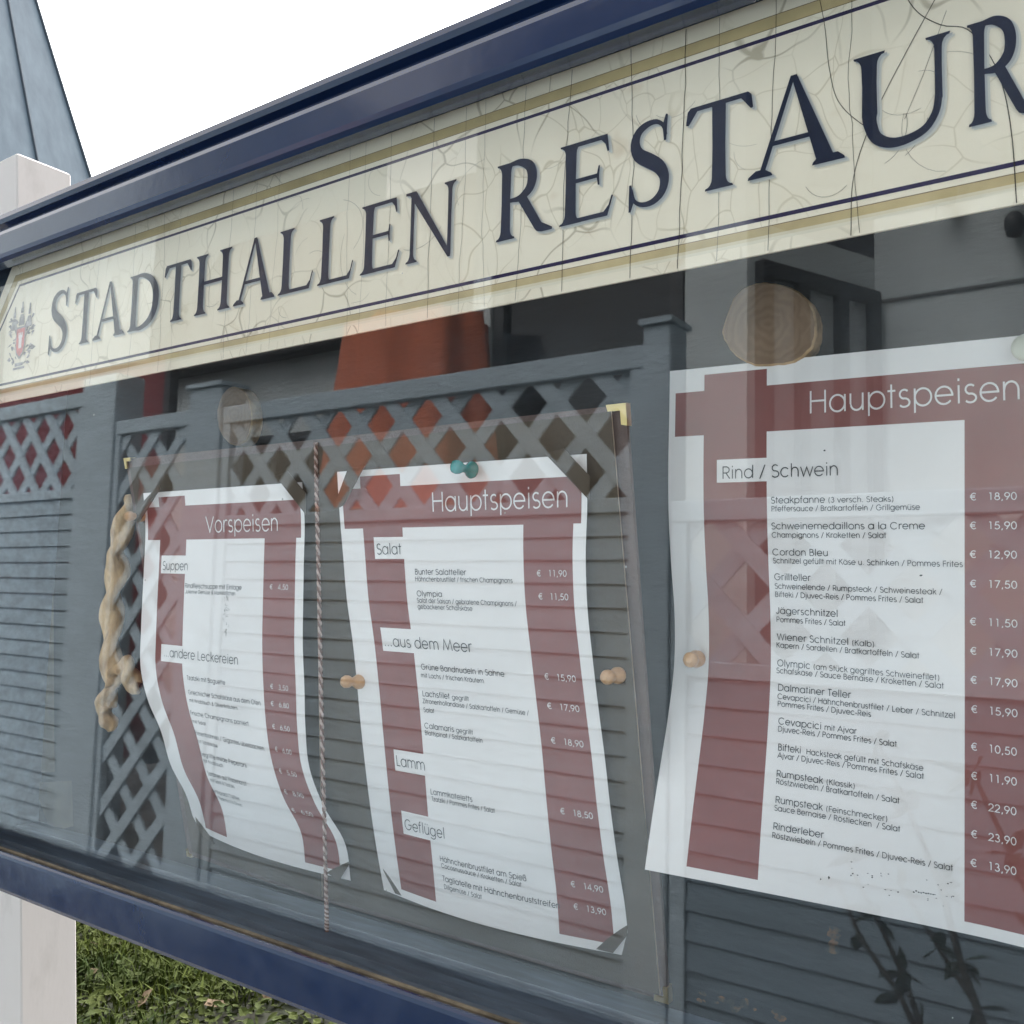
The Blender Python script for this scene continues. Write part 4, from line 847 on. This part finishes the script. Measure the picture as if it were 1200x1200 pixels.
# ------------------------------------------------------------------ wood slices and twisted twig
def wood_slice(ring, label):
    pr = [(p[0], p[2]) for p in ring]; n = len(pr); fine = []
    for i in range(n):
        p0, p1, p2, p3 = [np.array(pr[(i + k - 1) % n]) for k in range(4)]
        for t in (0, .25, .5, .75): fine.append(tuple(.5 * ((2 * p1) + (-p0 + p2) * t + (2 * p0 - 5 * p1 + 4 * p2 - p3) * t * t + (-p0 + 3 * p1 - 3 * p2 + p3) * t ** 3)))
    c = np.mean(np.array(fine), axis=0); y0 = ring[0][1]; N_ = len(fine)
    fine = [tuple(c + (np.array(p) - c) * (1 + random.uniform(-.012, .012))) for p in fine]
    inner = [tuple(c + (np.array(p) - c) * .965) for p in fine]
    b = MB(); vs = [(x, y0, z) for x, z in inner] + [(x, y0 + .0012, z) for x, z in fine] + [(x, y0 + .0115, z) for x, z in fine]
    b.add(vs, [tuple(range(N_ - 1, -1, -1))], 0)
    b.add(vs, [(i, (i + 1) % N_, N_ + (i + 1) % N_, N_ + i) for i in range(N_)], 1, True)
    b.add(vs, [(N_ + i, N_ + (i + 1) % N_, 2 * N_ + (i + 1) % N_, 2 * N_ + i) for i in range(N_)], 1, True)
    o = b.build('wood_slice', [M_SLICE, M_BARK])
    o.data.transform(Matrix.Translation((-c[0], -y0, -c[1]))); o.location = (c[0], y0, c[1])
    return tag(o, label, 'wood slice')
wood_slice(SLICE_BIG, 'big round brown wood slice above the large right menu sheet')
wood_slice(SLICE_SMALL, 'small pale round wood slice above the left menu sheet')
b = MB()
def twist_tube(path, rads, turns, ph=0):
    n = 54; A = [tuple(p) for p in path]; q = [Vector(cr1(A, i / n)) for i in range(n + 1)]; rr = [float(np.interp(i / n * (len(rads) - 1), range(len(rads)), rads)) for i in range(n + 1)]
    b.tube(q, rr, 14, 0, squash=lambda t, a: 1 + .34 * math.cos(2 * (a - turns * 2 * math.pi * t - ph)) + .08 * math.cos(3 * a + 9 * t) + .06 * noise.noise(Vector((t * 14, a, ph))))
twist_tube(TWIG_MAIN, [.002, .005, .0070, .0078, .0084, .0078, .0088, .0080, .0088, .0080, .0084, .0080, .0076, .0068], 2.3)
twist_tube(TWIG_A, [.0062, .0070, .0078, .0075, .0060, .0030], 1.0, 1.0)
twist_tube(TWIG_B, [.004, .0062, .0075, .0082, .0078, .0060, .0022], 1.2, 2.0)
tag(rest(b.build('twisted_twig', M_TWIG)), 'pale corkscrew twig with a forked lower end pinned up by the left menu sheet', 'twig')

# ------------------------------------------------------------------ the restaurant terrace opposite the case (seen only as a reflection in the glass)
YM = -.0780                                  # a thing that appears D behind the glass stands at YM - D
def ry(d): return YM - d
M_FENCE = mat('grey_blue_stained_wood', (0.37, 0.455, 0.515), 0.7, var=0.10, scale=4, stretch=(1, 1, 8), bump=0.2, bscale=40)
M_WALL = mat('grey_render', (0.50, 0.555, 0.565), 0.85, var=0.10, scale=2.5, bump=0.2, bscale=60)
M_WALLD = mat('dark_grey_joint', (0.10, 0.11, 0.11), 0.8)
M_FENCE_SHADE = mat('blue_stained_wood_with_shade', (0.16, 0.215, 0.26), 0.7, var=0.12, scale=4, stretch=(1, 1, 8), bump=0.2, bscale=40)  # same fence wood, shade on the low panel's boards put into the colour
M_BOARDS_SHADE = mat('blue_grey_stained_boards_with_shade', (0.29, 0.365, 0.42), 0.7, var=0.14, scale=4, stretch=(1, 1, 8), bump=0.2, bscale=40)  # fence colour darkened for the lower boards, which see less sky
M_DARKGL = mat('dark_window_glass', (0.010, 0.012, 0.015), 0.1, 0.5)
M_PANE_SKY = mat('window_glass_sky_in_colour', (0.40, 0.44, 0.46), 0.25, 0.5, var=.15, scale=2)  # pane colour lightened to stand for reflected sky
M_ANTHR = mat('anthracite_frame', (0.025, 0.028, 0.032), 0.45)
M_TERRA = mat('terracotta_canvas', (0.50, 0.135, 0.062), 0.85, var=0.12, scale=6, stretch=(6, 6, 1))
M_WINE = mat('wine_red_canvas', (0.16, 0.024, 0.03), 0.85, var=0.10, scale=5)
M_TEAK = mat('oiled_teak', (0.36, 0.20, 0.10), 0.6, var=0.2, scale=10, stretch=(1, 8, 8))
M_ROOF = mat('dark_roof_tiles', (0.06, 0.05, 0.05), 0.8, var=0.3, scale=12)

YF = 2.0                                     # distance of the fence line
def lattice(mb, x0, x1, z0, z1, front_back, phase, y, w=.053, px=.218, pz=.235):
    """two crossing layers of laths clipped to the opening"""
    sl = pz / px
    for lay, sgn in ((0, front_back), (1, -front_back)):
        ya, yb = y - .001 - lay * .011, y - .011 - lay * .011
        hw = w / 2 * math.sqrt(1 + sl * sl)     # half thickness measured along Z
        k0 = int((z0 - (x1 - x0) * sl * 2) / pz) - 3; k1 = int((z1 + (x1 - x0) * sl * 2) / pz) + 3
        for k in range(k0, k1):
            zc = lambda x: phase[1] + pz * .5 + k * pz + sgn * sl * (x - phase[0])
            def clip(poly):
                for lim, s in ((z0, 1), (z1, -1)):
                    out = []
                    for i in range(len(poly)):
                        a, c = poly[i], poly[(i + 1) % len(poly)]; ia, ic = s * (a[1] - lim) >= 0, s * (c[1] - lim) >= 0
                        if ia: out.append(a)
                        if ia != ic: t = (lim - a[1]) / (c[1] - a[1]); out.append((a[0] + (c[0] - a[0]) * t, lim))
                    poly = out
                    if len(poly) < 3: return None
                return poly
            pl = clip([(x0, zc(x0) - hw), (x1, zc(x1) - hw), (x1, zc(x1) + hw), (x0, zc(x0) + hw)])
            if pl: mb.prism_y(pl, yb, ya)
def boards(mb, x0, x1, z0, z1, y, pitch):
    z = z1
    while z > z0 + .01:
        zb = max(z0, z - pitch); mb.prism_x([(y, zb + .004), (y - .003, zb + .0005), (y - .018, zb + .0005), (y - .018, z - .0005), (y - .009, z - .0005)], x0, x1); z = zb
def fence(x0, x1, top, rail, lat_bottom, bottom, phase, fb, label, pitch=.078, stile=.05, M_BOARD=None):
    y = ry(YF); t = empty('trellis_fence', ((x0 + x1) / 2, y, ZG), label, 'fence', 'grey trellis fence panels behind the terrace path')
    b = MB(); b.box(x0, x1, y - .045, y + .002, top - rail, top, bev=.004); b.build('top_rail', M_FENCE, t)
    for xa, xb in ((x0, x0 + stile), (x1 - stile, x1)):
        b = MB(); b.box(xa, xb, y - .04, y - .001, bottom, top - rail - .001, bev=.003); b.build('stile', M_FENCE, t)
    b = MB(); lattice(b, x0 + stile, x1 - stile, lat_bottom, top - rail - .001, fb, phase, y - .012); b.build('lattice', M_FENCE, t)
    if lat_bottom > bottom + .2:
        b = MB(); b.box(x0 + stile, x1 - stile, y - .038, y - .003, lat_bottom - .045, lat_bottom, bev=.003); b.build('middle_rail', M_FENCE, t)
        b = MB(); boards(b, x0 + stile, x1 - stile, bottom + .06, lat_bottom - .046, y - .008, pitch); b.build('board_panel', M_BOARD or M_BOARDS_SHADE, t)
    b = MB(); b.box(x0 + stile, x1 - stile, y - .04, y - .002, bottom, bottom + .058, bev=.003); b.build('bottom_rail', M_FENCE, t)
    return t
def fpost(x0, x1, top, depth, label, cap=True):
    y = ry(YF); t = empty('fence_post', ((x0 + x1) / 2, y, ZG), label, 'fence post', 'grey posts between the trellis panels')
    b = MB(); b.box(x0, x1, y - depth + .02, y + .012, ZG, top, bev=.005); b.build('shaft', M_FENCE, t)
    if cap:
        b = MB(); cx, cy = (x0 + x1) / 2, y + .016 - depth / 2; hx, hy = (x1 - x0) / 2 + .009, depth / 2 + .009; z = top + .0005
        vs = [(cx + sx * hx * k, cy + sy * hy * k, z + dz) for k, dz in ((1, 0), (1, .018), (.25, .034)) for sx, sy in ((-1, -1), (1, -1), (1, 1), (-1, 1))]
        b.add(vs, [(3, 2, 1, 0), (8, 9, 10, 11)] + [(i * 4 + k, i * 4 + (k + 1) % 4, i * 4 + 4 + (k + 1) % 4, i * 4 + 4 + k) for i in range(2) for k in range(4)]); b.build('cap', M_FENCE, t)
    return t
FB_ = -1.28
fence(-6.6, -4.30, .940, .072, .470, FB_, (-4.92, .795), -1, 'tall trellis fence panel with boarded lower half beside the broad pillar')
fpost(-4.30, -4.02, 1.0, .16, 'broad grey pillar rising above the fence panels either side', False)
fence(-4.02, -3.456, .770, .066, -1.222, FB_, (-3.86, .667), 1, 'narrow fence panel with trellis from top to bottom', stile=.035)
fpost(-3.456, -3.24, .855, .14, 'wide grey fence post with a pointed cap right of the narrow trellis')
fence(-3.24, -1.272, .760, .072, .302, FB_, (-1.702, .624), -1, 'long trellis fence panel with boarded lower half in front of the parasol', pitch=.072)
fpost(-1.272, -1.183, .812, .125, 'slim grey fence post where the fence steps down')
fence(-1.183, .55, .284, .062, -.170, FB_, (-.965, .035), -1, 'low trellis fence panel with boarded lower half', pitch=.080, M_BOARD=M_FENCE_SHADE)
fpost(.55, .64, .40, .11, 'low grey fence post at the right end of the fence')
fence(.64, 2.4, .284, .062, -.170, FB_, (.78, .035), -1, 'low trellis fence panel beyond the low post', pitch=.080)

# building
bl = empty('restaurant_building', (-1.5, ry(5.2), ZG), 'grey rendered restaurant building with dark windows behind the fence', 'building')
TOP = 4.4; TOPL = 4.0
b = MB()
b.prism_z([(-1.225, ry(4.5)), (4.5, ry(4.5)), (4.5, ry(9)), (-1.0, ry(9))], ZG, 2.02)                       # right wing
b.prism_z([(-1.590, ry(3.65)), (-1.2255, ry(4.499)), (-1.0005, ry(9)), (-1.905, ry(9)), (-1.905, ry(3.65))], ZG, 1.80)   # bay
b.prism_z([(-9.0, ry(5.6)), (-1.906, ry(5.6)), (-1.906, ry(9)), (-9.0, ry(9))], ZG, 2.25)                     # left wing
b.prism_z([(-16, ry(5.4)), (-9.001, ry(5.4)), (-9.001, ry(9)), (-16, ry(9))], ZG, 6.6)                        # tall end block
b.box(-3.19, -3.066, ry(3.74), ry(3.62), ZG, 1.78)
b.build('wall', M_WALL, bl)
M_CLAD = mat('dark_slate_cladding', (0.055, 0.065, 0.085), 0.8, var=0.2, scale=3, stretch=(1, 1, 6))
b = MB()
b.prism_z([(-1.225, ry(4.49)), (4.5, ry(4.49)), (4.5, ry(9)), (-1.0, ry(9))], 2.022, TOP)
b.prism_z([(-1.592, ry(3.64)), (-1.2265, ry(4.497)), (-1.0015, ry(8.99)), (-1.907, ry(8.99)), (-1.907, ry(3.64))], 1.802, TOP - .2)
b.box(-3.19, -1.9075, ry(5.34), ry(3.62), 1.782, 3.2)
b.build('upper_storey', M_CLAD, bl)
b = MB(); b.box(-1.2, 4.5, ry(4.5) + .001, ry(4.5) + .010, 1.555, 1.572); b.build('wall_joint', M_WALLD, bl)
def window_on(a, c, z0, z1, panes, m=None, name='window'):
    """window in the vertical plane through a and c (x, y)"""
    A = Vector((a[0], a[1], 0)); Cc = Vector((c[0], c[1], 0)); d = (Cc - A); L_ = d.length; d.normalize(); nn = Vector((-d.y, d.x, 0))
    if nn.y < 0: nn = -nn
    def bx(mb, s0, s1, o0, o1, za, zb):
        vs = [A + d * s + nn * o + Vector((0, 0, z)) for s in (s0, s1) for o in (o0, o1) for z in (za, zb)]
        mb.add(vs, [(0, 1, 3, 2), (4, 6, 7, 5), (0, 4, 5, 1), (2, 3, 7, 6), (0, 2, 6, 4), (1, 5, 7, 3)])
    fr = MB(); w = .07
    bx(fr, 0, L_, .002, .06, z1 - w, z1); bx(fr, 0, L_, .002, .06, z0, z0 + w); bx(fr, 0, w, .002, .06, z0 + w, z1 - w); bx(fr, L_ - w, L_, .002, .06, z0 + w, z1 - w)
    for k in range(1, panes): s = L_ * k / panes; bx(fr, s - w / 2, s + w / 2, .002, .06, z0 + w, z1 - w)
    o = fr.build(name, M_ANTHR, bl); p = MB(); bx(p, w * .5, L_ - w * .5, .003, .02, z0 + w * .5, z1 - w * .5); p.build('pane', m or M_DARKGL, o)
window_on((-1.235, ry(4.47)), (-1.575, ry(3.70)), -.2, 1.60, 3, M_PANE_SKY)
window_on((-3.06, ry(3.70)), (-1.912, ry(3.70)), -1.2, 1.76, 1)
window_on((.3, ry(4.495)), (2.4, ry(4.495)), -.4, 1.2, 3)
window_on((-7.6, ry(5.595)), (-6.0, ry(5.595)), -.2, 1.5, 3)
for x0, x1, d, z in ((-1.22, 4.6, 4.4, TOP), (-1.90, -1.24, 3.55, TOP - .2), (-16.1, -9.0, 5.3, 6.6)):
    b = MB(); b.box(x0, x1, ry(9.1), ry(d), z + .002, z + .09, bev=.01); b.build('roof', M_ROOF, bl)
b = MB(); b.prism_x([(ry(5.35), 2.252), (ry(5.35), 2.36), (ry(6.3), TOPL), (ry(9.2), TOPL), (ry(9.2), 2.252)], -8.995, -1.915); b.build('roof', M_ROOF, bl)
b = MB(); b.prism_x([(ry(3.9), 2.02), (ry(3.9), 2.10), (ry(4.49), 2.30), (ry(4.49), 2.22)], -.62, 4.4); b.build('canopy', M_ANTHR, bl)
def wall_lamp(x, z, label):
    t = empty('wall_lamp', (x, ry(4.495), z), label, 'wall lamp', 'lamps on the restaurant wall')
    b = MB(); b.box(x - .02, x + .02, ry(4.485), ry(4.43), z - .03, z + .03, bev=.004); b.build('bracket', M_ANTHR, t)
    b = MB(); b.lathe([(0, .012), (.012, .036), (.06, .045), (.095, .042), (.12, .024)], (x, ry(4.385), z - .06), (0, 0, 1), 18); b.build('lamp_shade', M_ANTHR, t)
wall_lamp(-.56, 1.80, 'dark round wall lamp under the canopy'); wall_lamp(-.85, 2.02, 'dark round wall lamp left of the canopy')

# parasols, screen and chairs on the terrace
def closed_parasol(x, d, z0, z1, r0, r1, m, label, n=8):
    t = empty('parasol', (x, ry(d), ZG), label, 'parasol')
    b = MB(); rows = 9; seg = n * 4; vs = []
    for i in range(rows + 1):
        f = i / rows; z = z0 + (z1 - z0) * f; r = r0 + (r1 - r0) * f ** .8
        for k in range(seg):
            a = 2 * math.pi * k / seg; q = r * (1 + .13 * math.cos(n * a + .4)) * (1 + .02 * math.sin(5 * f + k)); vs.append((x + q * math.cos(a), ry(d) + q * .6 * math.sin(a), z))
    b.add(vs, [(i * seg + k, i * seg + (k + 1) % seg, (i + 1) * seg + (k + 1) % seg, (i + 1) * seg + k) for i in range(rows) for k in range(seg)], 0, True); b.build('canopy', m, t)
    b = MB(); b.tube([(x, ry(d), ZG), (x, ry(d), z1 + .1)], [.025, .025], 12); b.build('pole', M_TEAK, t)
    b = MB(); b.lathe([(0, .28), (.05, .28), (.07, .10), (.16, .04)], (x, ry(d), ZG + .004), (0, 0, 1), 24); b.build('base', M_ANTHR, t)
closed_parasol(-3.43, 3.4, .25, 1.50, .60, .44, M_TERRA, 'folded terracotta parasol behind the trellis fence')
sc_ = empty('privacy_screen', (-7.0, ry(3.0), ZG), 'wine red canvas privacy screen behind the fence', 'privacy screen')
b = MB(); b.box(-10, -5.10, ry(3.0) - .01, ry(3.0), ZG + .1, 1.46); b.build('canvas', M_WINE, sc_)
for xa in (-5.10, -10.06): b = MB(); b.box(xa, xa + .06, ry(3.0) - .03, ry(3.0) + .03, ZG, 1.48); b.build('upright', M_ANTHR, sc_)
def garden_chair(x, d, rz, label):
    """built at the origin of its own frame, then placed"""
    t = empty('garden_chair', (0, 0, 0), label, 'garden chair', 'teak chairs on the terrace')
    b = MB()
    for k in range(6): b.box(-.24, .24, -.22 + k * .076, -.155 + k * .076, .77, .79, bev=.003)
    b.build('seat', M_TEAK, t); b = MB()
    for k in range(7): b.box(-.235 + k * .07, -.185 + k * .07, .235, .255, .82, 1.34, bev=.003)
    b.box(-.26, .26, .23, .26, 1.341, 1.42, bev=.004); b.build('backrest', M_TEAK, t)
    for sx in (-1, 1):
        for sy, h in ((-1, .98), (1, 1.34)):
            b = MB(); b.box(sx * .265 - .02, sx * .265 + .02, sy * .24 - .02, sy * .24 + .02, .0, h, bev=.004); b.build('leg', M_TEAK, t)
        b = MB(); b.box(sx * .265 - .03, sx * .265 + .03, -.27, .22, .981, 1.005, bev=.004); b.build('armrest', M_TEAK, t)
    t.location = (x, ry(d), ZG + .3); t.rotation_euler = (0, 0, rz); return t
c0 = garden_chair(-2.45, 2.75, .35, 'teak garden chair with slatted back right of the parasol')
c1 = copy_tree(c0); c1.location = (-3.05, ry(2.72), ZG + .3); c1.rotation_euler = (0, 0, -.5); c1['label'] = 'teak garden chair with slatted back under the parasol'
g = MB(); g.box(-12, 4, ry(4.45), ry(2.15), ZG + .006, ZG + .30); tag(g.build('terrace', M_PAVE), kind='structure')

# shrub between path and fence
M_LEAFD = mat('dark_laurel_leaf', (0.010, 0.020, 0.008), 0.6, var=0.5, scale=9)
M_STEM = mat('dark_stem', (0.03, 0.026, 0.02), 0.8)
sb = empty('laurel_shrub', (-.15, ry(1.25), ZG), 'dark leafy shrub growing in front of the low fence panel', 'shrub')
rs = random.Random(3); stems = MB(); leaves = MB()
def leaf(mb, p, d, L_, w, nrm):
    d = d.normalized(); s = d.cross(nrm).normalized(); nn = s.cross(d)
    vs = [p, p + d * L_ * .3 + s * w, p + d * L_ * .7 + s * w * .8, p + d * L_ - nn * L_ * .12, p + d * L_ * .7 - s * w * .8, p + d * L_ * .3 - s * w, p + d * L_ * .5 - nn * w * .35]
    mb.add(vs, [(0, 1, 6), (1, 2, 6), (2, 3, 6), (3, 4, 6), (4, 5, 6), (5, 0, 6)])
for k in range(26):
    base = Vector((-.02 + rs.uniform(-.20, .40), ry(1.25) + rs.uniform(-.1, .1), ZG)); tip = Vector((base.x + rs.uniform(-.30, .20), base.y + rs.uniform(-.15, .15), rs.uniform(-.52, -.14)))
    if k == 0: base = Vector((-.16, ry(1.3), ZG)); tip = Vector((-.53, ry(1.3), -.50))
    if k == 1: base = Vector((-.06, ry(1.3), ZG)); tip = Vector((-.40, ry(1.3), -.49))
    pts = [base.lerp(tip, i / 10) + Vector((rs.gauss(0, .008), rs.gauss(0, .008), 0)) + Vector((.06 * math.sin(i / 10 * 3.1), 0, 0)) for i in range(11)]
    stems.tube(pts, [.013 * (1 - .75 * i / 10) for i in range(11)], 7)
    for i in range(4, 11):
        for _ in range(2 if k < 2 else 5):
            d = Vector((rs.gauss(0, 1), rs.gauss(0, .7), rs.gauss(.2, .8))); leaf(leaves, pts[i], d, rs.uniform(.03, .062), rs.uniform(.008, .014), Vector((rs.gauss(0, 1), rs.gauss(-1, .6), rs.gauss(.6, .6))))
stems.build('stem', M_STEM, sb); leaves.build('foliage', M_LEAFD, sb)

# ------------------------------------------------------------------ behind the case: pavilion roof, grass, fallen leaves
M_ZINC = mat('blue_grey_canvas', (0.080, 0.122, 0.162), 0.75, col2=(0.040, 0.070, 0.104), scale=1.6, stretch=(3, 3, .35), bump=0.2, bscale=14, lo=.3, hi=.7)
M_SEAM = mat('dark_seam', (0.026, 0.042, 0.062), 0.8)
pv = empty('pavilion', (-17.46, 6.6, ZG), 'blue grey pavilion with a steep pointed roof behind the white post', 'pavilion')
ax, ay, az = -17.46, 6.6, 14.5
def prof_r(z):
    f = min(max((az - z) / (az - 1.2), 0), 1); return .12 + 4.9 * (f ** 1.06)
b = MB(); seg = 8; rows = 16; ph = math.radians(22.5 + 9); vs = []
zs = [az - (az - 1.2) * i / rows for i in range(rows + 1)]
for z in zs:
    r = prof_r(z)
    for k in range(seg): a = ph + 2 * math.pi * k / seg; vs.append((ax + r * math.cos(a), ay + r * math.sin(a), z))
b.add(vs, [(i * seg + k, (i + 1) * seg + k, (i + 1) * seg + (k + 1) % seg, i * seg + (k + 1) % seg) for i in range(rows) for k in range(seg)]); rf = b.build('roof', M_ZINC, pv)
b = MB()
for k in range(seg):
    a = ph + 2 * math.pi * k / seg
    b.tube([(ax + (prof_r(z) + .01) * math.cos(a), ay + (prof_r(z) + .01) * math.sin(a), z) for z in zs], [.024] * len(zs), 6)
    a += math.pi / seg
    b.tube([(ax + prof_r(z) * math.cos(math.pi / seg) * 1.004 * math.cos(a), ay + prof_r(z) * math.cos(math.pi / seg) * 1.004 * math.sin(a), z) for z in zs], [.022] * len(zs), 6)
b.build('seam', M_SEAM, rf)
b = MB(); b.lathe([(0, .10), (.2, .16), (.35, .10), (.8, .02)], (ax, ay, az - .05), (0, 0, 1), 14); b.build('finial', M_STEEL, rf)
for k in range(seg):
    a = ph + 2 * math.pi * k / seg; b = MB(); b.tube([(ax + 4.6 * math.cos(a), ay + 4.6 * math.sin(a), ZG), (ax + 4.6 * math.cos(a), ay + 4.6 * math.sin(a), 1.9)], [.07, .07], 10); b.build('post', M_WHITEPOST, pv)

# ground cover: grass blades and small leaves
def leafy(name, c1_, c2_, sc_=7):
    m = mat(name, c1_, 0.8, 0.12, col2=c2_, scale=sc_, lo=.3, hi=.7); return m
M_GRASS = leafy('grass_green', (0.062, 0.076, 0.009), (0.010, 0.024, 0.004), 3)
M_WEED = leafy('weed_leaf', (0.062, 0.072, 0.016), (0.012, 0.024, 0.005), 5)
M_DEADL = leafy('dead_leaf', (0.17, 0.125, 0.085), (0.09, 0.06, 0.035), 9)
rg = random.Random(11); gr = MB()
def blade(x, y, h, w, mi):
    a = rg.uniform(0, 6.28); lean = rg.uniform(.2, 1.1) * h; dx, dy = math.cos(a), math.sin(a); sx, sy = -dy * w, dx * w
    gr.add([(x - sx, y - sy, ZG), (x + sx, y + sy, ZG), (x + dx * lean * .35 + sx * .8, y + dy * lean * .35 + sy * .8, ZG + h * .6), (x + dx * lean * .35 - sx * .8, y + dy * lean * .35 - sy * .8, ZG + h * .6), (x + dx * lean, y + dy * lean, ZG + h * (1 - .2 * lean / h))], [(0, 1, 2, 3), (3, 2, 4)], mi)
def spot():
    return (rg.uniform(-4.4, -1.7), rg.uniform(1.0, 2.9)) if rg.random() < .62 else (rg.uniform(-6.2, -1.3), rg.uniform(.9, 4.6))
for _ in range(60000):
    x, y = spot(); d = noise.noise(Vector((x * 1.6, y * 1.6, 0)))
    if rg.random() < .34 - 1.2 * d: blade(x, y, rg.uniform(.03, .11), rg.uniform(.0015, .0042), 0)
for _ in range(13000):
    x, y = spot(); h = rg.uniform(.006, .05); a = rg.uniform(0, 6.28); d = Vector((math.cos(a), math.sin(a), rg.uniform(-.5, .6)))
    leaf(gr, Vector((x, y, ZG + h)), d, rg.uniform(.015, .055), rg.uniform(.005, .016), Vector((rg.gauss(0, .4), rg.gauss(0, .4), 1)))
    for i in range(6): gr.m[-1 - i] = 1
for _ in range(14000):                                                      # sparser further out
    x, y = rg.uniform(-14, 6), rg.uniform(.3, 16); blade(x, y, rg.uniform(.04, .10), rg.uniform(.003, .007), 0)
tag(gr.build('grass', [M_GRASS, M_WEED]), 'green grass and low weeds on the ground below the display case', 'grass', kind='stuff')
def fallen_leaf():
    b = MB(); n = 10; vs = [(0, 0, .004)]
    for k in range(n):
        t = 2 * math.pi * k / n; r = .024 * (1 + .35 * math.cos(t)) * (1 + (.18 if k % 2 else -.12)); vs.append((r * math.cos(t) * 1.35, r * math.sin(t) * .8, .004 + .010 * (abs(math.sin(t)) ** 2) + .006 * math.cos(2 * t)))
    b.add(vs, [(0, 1 + k, 1 + (k + 1) % n) for k in range(n)], 0, True); b.tube([(-.03, 0, .006), (-.052, .004, .012)], [.0012, .0008], 5)
    return b.build('fallen_leaf', M_DEADL)
fl = fallen_leaf(); LG = 'dead leaves lying in the grass'
spots = [(-3.25, 1.62), (-2.78, 1.74), (-2.95, 1.92), (-3.05, 1.45), (-2.45, 1.72), (-2.62, 1.98), (-3.7, 1.9), (-2.25, 1.95), (-3.4, 2.3), (-2.9, 2.45), (-4.15, 1.72), (-2.72, 1.42), (-2.52, 1.55), (-3.15, 1.98)]
for i, (x, y) in enumerate(spots):
    o = fl if i == 0 else fl.copy()
    if i: COL.objects.link(o)
    s = rg.uniform(.8, 1.35); o.location = (x, y, ZG + .035); o.rotation_euler = (rg.uniform(-.5, .5), rg.uniform(-.5, .5), rg.uniform(0, 6.28)); o.scale = (s, s, s)
    tag(o, 'dry brown leaf lying in the grass beside the white post', 'fallen leaf', LG)
